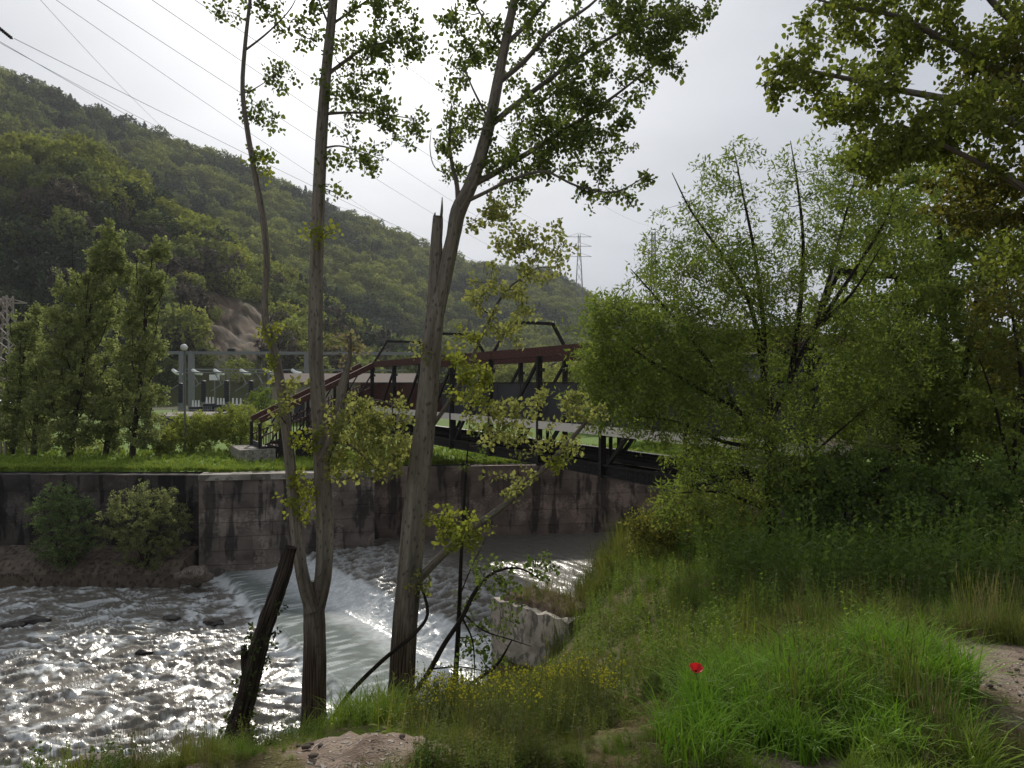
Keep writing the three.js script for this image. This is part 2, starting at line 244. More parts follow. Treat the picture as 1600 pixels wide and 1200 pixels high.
const isDirt = (X, Z) => { const w = 0.18 * n2(X * 1.7, Z * 1.7) + 0.08 * n2(X * 6, Z * 6); return Math.max(sstep(3.12, 2.98, Z + w * 1.2), sstep(1, 0.6, ((X - 1.2) / 0.3) ** 2 + ((Z - 3.2) / 0.2) ** 2 + w * 2), sstep(1, 0.6, ((X + 0.66) / 0.42) ** 2 + ((Z - 3.45) / 0.28) ** 2 + w * 2), sstep(2.15, 2.5, X + w) * sstep(5.05, 4.75, Z + w * 1.2) * sstep(3.5, 3.8, Z + w)); };
{
  const pos = [], uv = [], idx = [], colr = [], nx = 260, nz = 240;
  const gx = t => Math.sign(t) * (Math.abs(t) * 6 + Math.abs(t) ** 4 * 84), gz = t => -6 + t * 22 + t ** 5 * 55;
  for (let j = 0; j <= nz; j++) for (let i = 0; i <= nx; i++) { const X = gx(i / nx * 2 - 1), Z = gz(j / nz), d = isDirt(X, Z), e = 0.5 + fbm(X * 1.3, Z * 1.3, 4); pos.push(X, nearH(X, Z), -Z); uv.push(X / 1.6, Z / 1.6); const g = mix3([0.30, 0.42, 0.16], [0.62, 0.55, 0.32], clamp(e)); const k = mix3(g, [1, 1, 1], d); colr.push(...k); }
  for (let j = 0; j < nz; j++) for (let i = 0; i < nx; i++) { const a = j * (nx + 1) + i; idx.push(a, a + 1, a + nx + 1, a + 1, a + nx + 2, a + nx + 1); }
  structure('ground', geoFrom(pos, idx, uv, colr), mat({ map: soilMap, bumpMap: soilBump, bumpScale: 0.03, roughness: 1, vertexColors: true }));
  const g = new THREE.PlaneGeometry(5000, 5000).rotateX(-Math.PI / 2).translate(0, -7.2, 0); structure('river_bed', g, mat({ color: col(0.08, 0.07, 0.055), roughness: 1 }));
}
// the river: upstream pool, weir face, smooth apron, lip, rapids
const CR = [-6.4, 27.5], E = [0.603, -0.797], N = [-0.797, -0.603];
const weirQ = (X, Z) => (X - CR[0]) * N[0] + (Z - CR[1]) * N[1], weirA = (X, Z) => (X - CR[0]) * E[0] + (Z - CR[1]) * E[1];
function river(X, Z) {
  const a = weirA(X, Z), qr = weirQ(X, Z), qA = 3.0 + 0.095 * clamp(a, -4, 16), q = qr + 0.05 * n2(a * 1.1, qr * 0.5);
  const up = -4.72 - 0.16 * sstep(-2.2, 0, q), face = sstep(-0.1, 1.5, q), ap = sstep(qA - 0.05, qA + 0.4, qr);
  let y = lerp(up, -5.38, face) - 0.24 * ap;
  // waves run across the flow
  const u = qr, v = a;
  const wx = X + 0.5 * n2(X * 0.3, Z * 0.3), wz = Z - 0.22 * X + 0.35 * n2(X * 0.4 + 5, Z * 0.5);
  const wl = 0.085 * fbm(wx * 0.24, wz * 0.5 + 3, 3) + 0.06 * (1 - 2 * Math.abs(n2(wx * 0.5 + 2, wz * 1.15))) + 0.04 * (1 - 2 * Math.abs(n2(wx * 1.05 + 7, wz * 2.5))) + 0.026 * n2(wx * 2.2, wz * 5.2) + 0.018 * n2(wx * 4.2, wz * 9) + 0.009 * n2(wx * 8, wz * 15);
  const wu = 0.03 * fbm(u * 0.6, v * 0.4, 3) + 0.018 * n2(u * 2.2, v * 1.2) + 0.006 * n2(u * 6, v * 4);
  const near = sstep(-4.5, -1.2, qr) * (1 - face);                                // broken water over stones before the crest
  const wn = 0.10 * (1 - 2 * Math.abs(n2(u * 0.9 + 9, v * 1.5))) + 0.05 * (1 - 2 * Math.abs(n2(u * 1.9, v * 2.9 + 5))) + 0.02 * n2(u * 4, v * 6);
  const wf = 0.035 * n2(u * 1.4, v * 7) + 0.02 * n2(u * 4, v * 12), wa = 0.006 * fbm(u * 0.9, v * 0.7, 3) + 0.0016 * n2(u * 4, v * 3);
  y += ap * wl * 1.0 + (1 - ap) * (face * wa + face * (1 - face) * 4 * wf) + (1 - face) * (wu + near * wn);
  // foam: broken white water with outlines of its own
  let foam = 0, aer = 0;
    const faceFoam = sstep(0.02, 0.30, q) * sstep(2.5, 1.3, q + 0.2 * n2(v * 0.8, 3) + 0.12 * n2(u * 3, v * 3));
  foam = Math.max(foam, faceFoam * (0.72 + 0.28 * n2(u * 3, v * 9)));
  const lipFoam = sstep(qA + 0.02, qA + 0.18, qr) * sstep(qA + 0.75, qA + 0.3, qr + 0.25 * n2(v * 1.3, 8));
  foam = Math.max(foam, lipFoam * sstep(-0.45, 0.25, n2(v * 1.4, u * 2) + 0.2) * 0.8);
  const fr = fbm(wx * 0.55 + 20, wz * 1.2, 4) + 0.45 * n2(wx * 3, wz * 7);
  foam = Math.max(foam, ap * sstep(-0.06, 0.42, fr) * 0.72 * sstep(-0.09, 0.07, wl));
  foam = Math.max(foam, near * sstep(0.03, 0.10, wn) * 0.35);
  foam = Math.max(foam, (1 - ap) * sstep(0.9, 1.6, q) * sstep(0.25, 0.75, n2(v * 2.6, u * 0.45) + 0.4 * n2(v * 7, u * 1.2)) * 0.5);
  aer = (1 - ap) * sstep(0.6, 1.6, q);
  return [y, foam, aer];
}
{
  const pos = [], uv = [], idx = [], idx2 = [], colr = [], x0 = -27, x1 = 22, z0 = 8, z1 = 36, st = 0.062, nx = Math.round((x1 - x0) / st), nz = Math.round((z1 - z0) / st);
  for (let j = 0; j <= nz; j++) for (let i = 0; i <= nx; i++) {
    const X = x0 + i * st, Z = z0 + j * st, [y, f, a] = river(X, Z); pos.push(X, y, -Z); uv.push(weirQ(X, Z) / 2.2, weirA(X, Z) / 3.2);
    const silt = 0.5 + 0.5 * n2(X * 0.13, Z * 0.13); let k = mix3([0.11, 0.102, 0.085], [0.14, 0.122, 0.098], silt); k = mix3(k, [0.19, 0.225, 0.21], a * (0.8 + 0.2 * n2(X * 1.2, Z * 2.1))); k = mix3(k, [0.72, 0.75, 0.75], clamp(f)); colr.push(...k);
  }
  for (let j = 0; j < nz; j++) for (let i = 0; i < nx; i++) { const a = j * (nx + 1) + i, X = x0 + (i + .5) * st, Z = z0 + (j + .5) * st; if (nearSkip(X, Z)) continue; const qq = weirQ(X, Z), on = qq > 1.35 && qq < 3.0 + 0.095 * clamp(weirA(X, Z), -4, 16) + 0.02; (on ? idx2 : idx).push(a, a + 1, a + nx + 1, a + 1, a + nx + 2, a + nx + 1); }
  function nearSkip(X, Z) { return bankSide(X, Z) > 1.5; }
  const ripple = tex(512, 512, (u, v) => 0.5 + 0.5 * fbm(u * 14, v * 14, 4) + 0.1 * n2(u * 50, v * 50));
  const g2 = geoFrom(pos, idx.concat(idx2), uv, colr), whole = g2.clone(); g2.setIndex(idx); whole.setIndex(idx2);
  structure('weir_apron_water', whole, new THREE.MeshPhysicalMaterial({ vertexColors: true, roughness: 0.07, ior: 1.33, bumpMap: ripple, bumpScale: 0.0015, side: THREE.DoubleSide }));
  structure('river', g2, new THREE.MeshPhysicalMaterial({ vertexColors: true, roughness: 0.31, ior: 1.33, bumpMap: ripple, bumpScale: 0.011, side: THREE.DoubleSide }));
}
// far bank and the wooded hills: a spur in front, the long ridge behind
const table = (t) => (x) => { if (x <= t[0][0]) return t[0][1]; for (let i = 1; i < t.length; i++) if (x < t[i][0]) { const [a, b] = t[i - 1], [c, d] = t[i]; return lerp(b, d, (x - a) / (c - a)); } return t[t.length - 1][1]; };
const sky1 = table([[-900, 60], [-300, 40], [0, 104], [130, 163], [250, 208], [330, 238], [400, 264], [500, 313], [560, 338], [620, 362], [670, 385], [740, 412], [800, 418], [850, 420], [890, 440], [930, 466], [1000, 492], [1200, 530], [1600, 520], [2400, 470]]);
const spur = table([[-900, 190], [-200, 195], [0, 212], [130, 225], [190, 268], [300, 340], [400, 405], [480, 450], [560, 505], [640, 550], [720, 580], [1000, 592], [2400, 592]]);
const Z1 = table([[-900, 520], [0, 480], [700, 640], [1000, 760], [2400, 760]]), Z2 = table([[-900, 230], [0, 215], [400, 240], [700, 300], [2400, 320]]), ZF = table([[-900, 110], [0, 118], [400, 128], [700, 170], [2400, 190]]);
function hillH(X, Z) {
  const px = 800 + F * X / Math.max(Z, 1), z1 = Z1(px), z2 = Z2(px), zf = ZF(px), H1 = EYE + (600 - sky1(px)) / F * z1 - 5.5, H2 = EYE + (600 - spur(px)) / F * z2 - 4;
  let h = FAR_Y;
  if (Z > zf) {
    if (Z < z2) { const t = (Z - zf) / (z2 - zf); h = lerp(FAR_Y, H2, Math.pow(t, 0.85)); }
    else { const zv = z2 + 0.16 * (z1 - z2), dip = H2 - Math.min(14, 0.3 * (H2 - FAR_Y)); if (Z < zv) h = lerp(H2, dip, sstep(z2, zv, Z)); else if (Z < z1) h = lerp(dip, H1, Math.pow((Z - zv) / (z1 - zv), 1.0)); else h = H1 - (Z - z1) * 0.35; }
    h += sstep(zf, zf + 30, Z) * (Z > z1 - 30 ? 0.3 : 1) * (3.2 * fbm(X * 0.018, Z * 0.018, 3) + 1.0 * n2(X * 0.07, Z * 0.07)) - 0.5;
    if (Z < z2) h += sstep(zf, zf + 12, Z) * (0.9 * Math.abs(n2(X * 0.16, Z * 0.05)) + 0.7 * fbm(X * 0.3, Z * 0.22, 4) + 0.25 * n2(X * 0.9, Z * 0.6));
  }
  return h;
}
const scar = (X, Z) => { const px = 800 + F * X / Z, py = 600 - F * (hillH(X, Z) - EYE) / Z, w = 14 * n2(px * 0.03, py * 0.03); return Z < Z2(px) + 5 && py > 462 + Math.max(0, px - 350) * 0.4 + w * 0.6 && px > 318 + w && px < 445 + w && py < 552 + w; };
{
  const pos = [], uv = [], idx = [], colr = [], na = 520, nr = 420;
  for (let j = 0; j <= nr; j++) for (let i = 0; i <= na; i++) {
    const t = j / nr, px = -700 + i / na * 3100, ux = (px - 800) / F, Z = 33.5 + 60 * t + 900 * t ** 2.2; let X = ux * Z, y = Z < 100 ? FAR_Y + 0.06 * fbm(X * 0.4, Z * 0.4, 3) : hillH(X, Z);
    pos.push(X, y, -Z); uv.push(X / 3, Z / 3); const s = Z > 90 && scar(X, Z) ? 1 : 0; colr.push(...(s ? mix3([0.9, 0.65, 1.2], [2.5, 1.65, 3.2], clamp(0.5 + 1.6 * fbm(X * 0.45, y * 0.2, 5))) : Z < 100 ? [1.6, 2.4, 1.0] : [0.85, 0.85, 0.8]));
  }
  for (let j = 0; j < nr; j++) for (let i = 0; i < na; i++) { const a = j * (na + 1) + i; idx.push(a, a + 1, a + na + 1, a + 1, a + na + 2, a + na + 1); }
  structure('hill_terrain', geoFrom(pos, idx, uv, colr), mat({ map: grassSoilMap, roughness: 1, vertexColors: true }));
}
// ---------------------------------------------------------------- far retaining wall, in three lengths of squared blocks
function blockWall(name, label, a, b, top, bottom, courses, bl, seed, coping, tone) {
  const r = rng(seed), g = thing(name, label, 'wall', [a[0], bottom, -a[1]]), dx = b[0] - a[0], dz = b[1] - a[1], L = Math.hypot(dx, dz), ux = dx / L, uz = dz / L, nX = uz, nZ = -ux;   // n: towards the river
  const put = (u0, u1, y0, y1, d0, d1) => { const w = u1 - u0, h = y1 - y0, c = boxG(w, h, d1 - d0); const p = c.attributes.position, uv = c.attributes.uv; for (let i = 0; i < uv.count; i++) uv.setXY(i, (uv.getX(i) + (u0 + u1) / 2 + seed * 3.3) / 11, (uv.getY(i) + (y0 + y1) / 2 - bottom) / 5.2); const um = (u0 + u1) / 2, dm = (d0 + d1) / 2; return c.applyMatrix4(new THREE.Matrix4().makeBasis(V(ux, 0, -uz), V(0, 1, 0), V(uz, 0, ux)).setPosition(a[0] + ux * um + nX * dm, (y0 + y1) / 2, -(a[1] + uz * um + nZ * dm))); };
  part(g, 'wall_core', put(0, L, bottom, top - 0.02, -1.0, -0.035), M.conc);
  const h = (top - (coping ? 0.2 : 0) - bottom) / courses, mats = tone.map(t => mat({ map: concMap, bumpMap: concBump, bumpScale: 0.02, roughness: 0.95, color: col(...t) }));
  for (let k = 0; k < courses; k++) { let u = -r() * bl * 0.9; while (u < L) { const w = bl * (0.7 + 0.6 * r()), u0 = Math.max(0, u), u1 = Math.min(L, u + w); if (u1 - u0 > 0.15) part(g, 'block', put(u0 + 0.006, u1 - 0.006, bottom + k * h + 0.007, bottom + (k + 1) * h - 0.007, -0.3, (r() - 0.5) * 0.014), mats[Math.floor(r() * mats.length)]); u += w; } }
  if (coping) { let u = 0; while (u < L - 0.2) { const w = Math.min(L - u, 1.9); part(g, 'coping_stone', put(u + 0.008, u + w - 0.008, top - 0.2, top + 0.0 + r() * 0.02, -0.9, 0.09), M.paleConc); u += w; } }
  return g;
}
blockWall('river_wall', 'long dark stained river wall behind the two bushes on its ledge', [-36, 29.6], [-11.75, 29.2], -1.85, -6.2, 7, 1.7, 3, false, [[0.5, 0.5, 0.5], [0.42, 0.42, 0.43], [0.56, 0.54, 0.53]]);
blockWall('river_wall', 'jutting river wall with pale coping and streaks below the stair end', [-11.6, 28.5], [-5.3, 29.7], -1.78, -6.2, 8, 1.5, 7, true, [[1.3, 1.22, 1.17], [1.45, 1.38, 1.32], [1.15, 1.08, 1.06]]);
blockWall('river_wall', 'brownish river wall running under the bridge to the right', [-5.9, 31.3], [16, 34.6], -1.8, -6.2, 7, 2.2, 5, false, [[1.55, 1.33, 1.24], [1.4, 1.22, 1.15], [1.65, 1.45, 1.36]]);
{ // sloping footing ledge below the dark wall
  const g = thing('wall_ledge', 'rough concrete footing ledge along the foot of the dark river wall', 'ledge', [-24, -6.2, -28]); const sh = new THREE.Shape([new THREE.Vector2(0, -6.2), new THREE.Vector2(2.3, -6.2), new THREE.Vector2(2.2, -5.15), new THREE.Vector2(1.75, -4.75), new THREE.Vector2(0, -4.5)]);
  let e = new THREE.ExtrudeGeometry(sh, { depth: 24, steps: 60, bevelEnabled: false }); const p = e.attributes.position; for (let i = 0; i < p.count; i++) { const x = p.getX(i), y = p.getY(i), z = p.getZ(i); p.setXYZ(i, x + (x > 0.1 ? 0.10 * fbm(z * 0.6, y * 2, 4) : 0), y + (x > 0.1 && y > -6 ? 0.07 * fbm(z * 0.8 + 4, x, 4) : 0), z); } e.computeVertexNormals();
  e.rotateY(Math.PI / 2); e.applyMatrix4(new THREE.Matrix4().makeRotationY(Math.PI)); const q = e.attributes.position; const uvs = []; e.computeBoundingBox(); const bb = e.boundingBox;
  for (let i = 0; i < q.count; i++) { const along = (q.getX(i) - bb.min.x), out = q.getZ(i) - bb.min.z; q.setXYZ(i, -35.8 + along, q.getY(i), -29.5 + out); uvs.push(along / 3, (q.getY(i) - out) / 3); } e.setAttribute('uv', new THREE.Float32BufferAttribute(uvs, 2)); e.computeVertexNormals();
  part(g, 'footing', e, mat({ map: paleConcMap, bumpMap: concBump, bumpScale: 0.03, color: col(0.42, 0.36, 0.32) }));
}
{ const p = rock(0.42, 3, 1.35, 0.75, 0.9, 4); const c = at(303, 897, 26.6); p.translate(c.x, c.y - 0.05, c.z); solo('boulder', p, M.rock, 'pale rounded boulder at the water edge below the dark wall', 'boulder'); }
{ // the strip of far bank between the walls and the meadow
  const pos = [], uv = [], idx = [], pts = [[-70, 29.9], [-36, 30.4], [-11.8, 30.0], [-11.5, 29.2], [-5.4, 30.4], [-5.8, 32.2], [16, 35.4], [60, 44]]; const nR = 10;
  const den = []; for (let i = 0; i < pts.length - 1; i++) for (let k = 0; k < 14; k++) den.push([lerp(pts[i][0], pts[i + 1][0], k / 14), lerp(pts[i][1], pts[i + 1][1], k / 14)]); den.push(pts[pts.length - 1]);
  den.forEach(([X, Z]) => { for (let j = 0; j <= nR; j++) { const z = lerp(Z, 48, j / nR); pos.push(X, FAR_Y + 0.03 + 0.05 * fbm(X * 0.5, z * 0.5, 3) + (j === 0 ? -0.06 : 0), -z); uv.push(X / 3, z / 3); } });
  for (let i = 0; i < den.length - 1; i++) for (let j = 0; j < nR; j++) { const a = i * (nR + 1) + j; idx.push(a, a + nR + 1, a + 1, a + 1, a + nR + 1, a + nR + 2); }
  structure('far_bank', geoFrom(pos, idx, uv), mat({ map: grassSoilMap, color: col(1.9, 2.9, 1.1), roughness: 1 }));
}

// ---------------------------------------------------------------- footbridge: pony truss with portal frames, stair at its far end
{
  const P0 = [0.88, 22], dd = [-0.4588, 0.8886], cc = [0.8886, 0.4588], B = (s, t, y) => V(P0[0] + s * dd[0] + t * cc[0], y, -(P0[1] + s * dd[1] + t * cc[1]));
  const S0 = -9.6, S1 = 16, WD = 2.8, TOP = 2.52, BOT = -0.52, DK = 0.5;
  const g = thing('footbridge', 'rusty steel truss footbridge with dark side panels crossing the river', 'bridge', B(3.2, 1.4, BOT).toArray());
  for (const t of [0, WD]) {
    for (let s = S0; s < S1 - 0.1; s += 6.4) part(g, 'top_chord', bar(B(s + 0.01, t, TOP), B(Math.min(S1, s + 6.39), t, TOP), 0.2, 0.27), M.rust);
    part(g, 'bottom_chord', bar(B(S0, t, -0.54), B(S1 + 0.2, t, -0.54), 0.12, 0.25), M.steel);
    for (const [y, w, h] of [[-0.405, 0.22, 0.03], [-0.675, 0.22, 0.03]]) part(g, 'chord_flange', bar(B(S0, t - 0.06, y), B(S1 + 0.2, t - 0.06, y), w, h), M.steel);
    for (let s = S0; s <= S1 + 0.01; s += 3.2) {
      const p = part(g, 'post', bar(B(s, t - 0.12, -0.72), B(s, t - 0.12, TOP - 0.13), 0.16, 0.10, V(dd[0], 0, -dd[1])), M.steel);
      sub(p, 'gusset_plate', bar(B(s, t - 0.10, TOP - 0.34), B(s, t - 0.10, TOP - 0.12), 0.34, 0.012, V(cc[0], 0, -cc[1])), M.steel);
      sub(p, 'bracket', boxG(0.12, 0.1, 0.12).translate(...B(s - 0.1, t - 0.06, 2.0).toArray()), M.steel);
      if (s > S0 + 0.1) part(g, 'diagonal', bar(B(s, t - 0.05, BOT), B(s - 3.2, t - 0.05, TOP - 0.1), 0.07, 0.10), M.steel);
    }
    for (let s = S0; s < S1 - 0.1; s += 1.6) part(g, 'side_panel', bar(B(s + 0.03, t + (t ? -0.14 : 0.14), 1.06), B(s + 1.57, t + (t ? -0.14 : 0.14), 1.06), 0.025, 1.08), s > 7.9 ? M.panelRust : M.panelGrey);
    part(g, 'handrail', bar(B(S0, t + (t ? -0.14 : 0.14), 1.63), B(S1, t + (t ? -0.14 : 0.14), 1.63), 0.06, 0.05), M.steel);
    part(g, 'edge_beam', bar(B(S0 - 0.8, t + (t ? 0.05 : -0.05) * 0 + (t ? -0.22 : 0.22) * 0 + (t ? 0.1 : -0.13), DK - 0.06), B(S1, t + (t ? 0.1 : -0.13), DK - 0.06), 0.1, 0.22), M.edgeBeam);
  }
  for (let k = 0; k < 64; k++) { const s = S0 - 0.8 + k * 0.5; if (s < S1 + 2.4) part(g, 'deck_board', bar(B(s + 0.22, 0.0, DK), B(s + 0.22, WD, DK), 0.47, 0.06), M.deck); }
  for (let s = S0; s <= S1 + 0.01; s += 1.6) { part(g, 'floor_beam', bar(B(s, -0.02, DK - 0.12), B(s, WD + 0.02, DK - 0.12), 0.12, 0.16), M.steel); }
  for (let s = S0; s < S1; s += 1.6) { part(g, 'lower_cross_beam', bar(B(s, 0.06, -0.56), B(s, WD - 0.06, -0.56), 0.1, 0.16), M.steel); part(g, 'lateral_brace', bar(B(s, 0.06, -0.55), B(s + 1.6, WD - 0.06, -0.55), 0.09, 0.09), M.steel); }
  for (const o of [0.8, 1.4, 2.0]) part(g, 'service_pipe', tube([B(S0, o, -0.38), B(S1, o, -0.38)], [0.09, 0.09], 10, 1), M.steel);
  for (let s = S0; s <= S1; s += 3.2) part(g, 'hanger', bar(B(s + 0.25, 0.3, BOT), B(s + 0.25, 0.3, DK - 0.2), 0.09, 0.09), M.steel);
  for (const s of [-9.6, -3.2, 3.2, 9.6, 16]) {                                     // frames standing over the walkway
    const f = part(g, 'portal_frame', bar(B(s, 0.6, 3.62), B(s, WD - 0.6, 3.62), 0.09, 0.1), M.steel);
    const leg = (a, b) => { const m = shade(new THREE.Mesh(bar(a, b, 0.08, 0.1), M.steel)); m.name = 'frame_leg'; f.add(m); };
    leg(B(s, 0.0, TOP + 0.13), B(s, 0.62, 3.66)); leg(B(s, WD, TOP + 0.13), B(s, WD - 0.62, 3.66));
  }
  // landing and the stair that goes down to the left
  const T1 = -5.2, yR = (t) => lerp(TOP, -0.02, t / T1), yS = (t) => lerp(DK, -1.7, clamp((t + 0.6) / (T1 + 0.6)));
  for (const s of [16.0, 18.3]) {
    part(g, 'stair_chord', bar(B(s, 0, TOP), B(s, T1, yR(T1)), 0.18, 0.25), M.rust);
    part(g, 'stringer', bar(B(s, 0, DK - 0.12), B(s, T1, -1.62), 0.08, 0.3), M.steel);
    for (let k = 0; k <= 4; k++) { const t = T1 * k / 4; if (k) part(g, 'stair_post', bar(B(s, t, yS(t) - 0.1), B(s, t, yR(t) - 0.1), 0.13, 0.13, V(cc[0], 0, -cc[1])), M.steel); if (k < 4) { const t2 = T1 * (k + 1) / 4; part(g, 'stair_brace', bar(B(s - 0.03, t, yR(t) - 0.2), B(s - 0.03, t2, yS(t2)), 0.05, 0.06), M.steel); } }
    for (let k = 0; k < 34; k++) { const t = T1 * (k + 0.5) / 34; part(g, 'baluster', bar(B(s, t, yS(t)), B(s, t, Math.min(yR(t) - 0.3, yS(t) + 0.95)), 0.035, 0.035, V(cc[0], 0, -cc[1])), M.panelRust); }
    part(g, 'stair_handrail', bar(B(s, 0, DK + 1.0), B(s, T1, -0.75), 0.06, 0.06), M.rust);
  }
  for (let k = 0; k < 12; k++) { const t = -0.6 + (T1 + 0.6) * (k + 0.5) / 12; part(g, 'stair_tread', bar(B(16.05, t, yS(t)), B(18.25, t, yS(t)), 0.36, 0.06), M.deck); }
  part(g, 'landing_beam', bar(B(16, WD + 0.1, DK - 0.2), B(18.4, WD + 0.1, DK - 0.2), 0.15, 0.3), M.steel);
  part(g, 'landing_beam', bar(B(18.4, -0.1, DK - 0.2), B(18.4, WD + 0.1, DK - 0.2), 0.15, 0.3), M.steel);
  part(g, 'landing_rail', bar(B(18.35, 0, 1.1), B(18.35, WD, 1.1), 0.03, 1.1), M.panelRust);
  for (const [s, t] of [[16.3, 0], [16.3, WD], [18.3, 0], [18.3, WD]]) part(g, 'landing_leg', bar(B(s, t, FAR_Y), B(s, t, DK - 0.2), 0.16, 0.16, V(1, 0, 0)), M.steel);
  part(g, 'stair_skirt', bar(B(15.9, T1 + 0.05, -1.3), B(18.4, T1 + 0.05, -1.3), 0.06, 0.6), M.panelGrey);
  for (let k = 0; k < 4; k++) part(g, 'stair_side_plate', bar(B(15.93, T1 + k * 0.75 + 0.02, -1.42 + k * 0.15), B(15.93, T1 + k * 0.75 + 0.73, -1.42 + k * 0.15), 0.03, 0.55 + k * 0.3), M.steel);
  const pl = bar(B(15.6, T1 - 0.15, -1.52), B(18.6, T1 - 0.15, -1.52), 1.5, 0.55); solo('stair_plinth', pl, M.paleConc, 'concrete plinth on the wall top carrying the foot of the bridge stair', 'plinth');
  const ab = bar(B(S0 + 0.1, -0.3, -1.6), B(S0 + 0.1, WD + 0.3, -1.6), 1.2, 2.0); solo('bridge_abutment', ab, M.conc, 'concrete abutment of the footbridge hidden among the right bank trees', 'abutment');
}

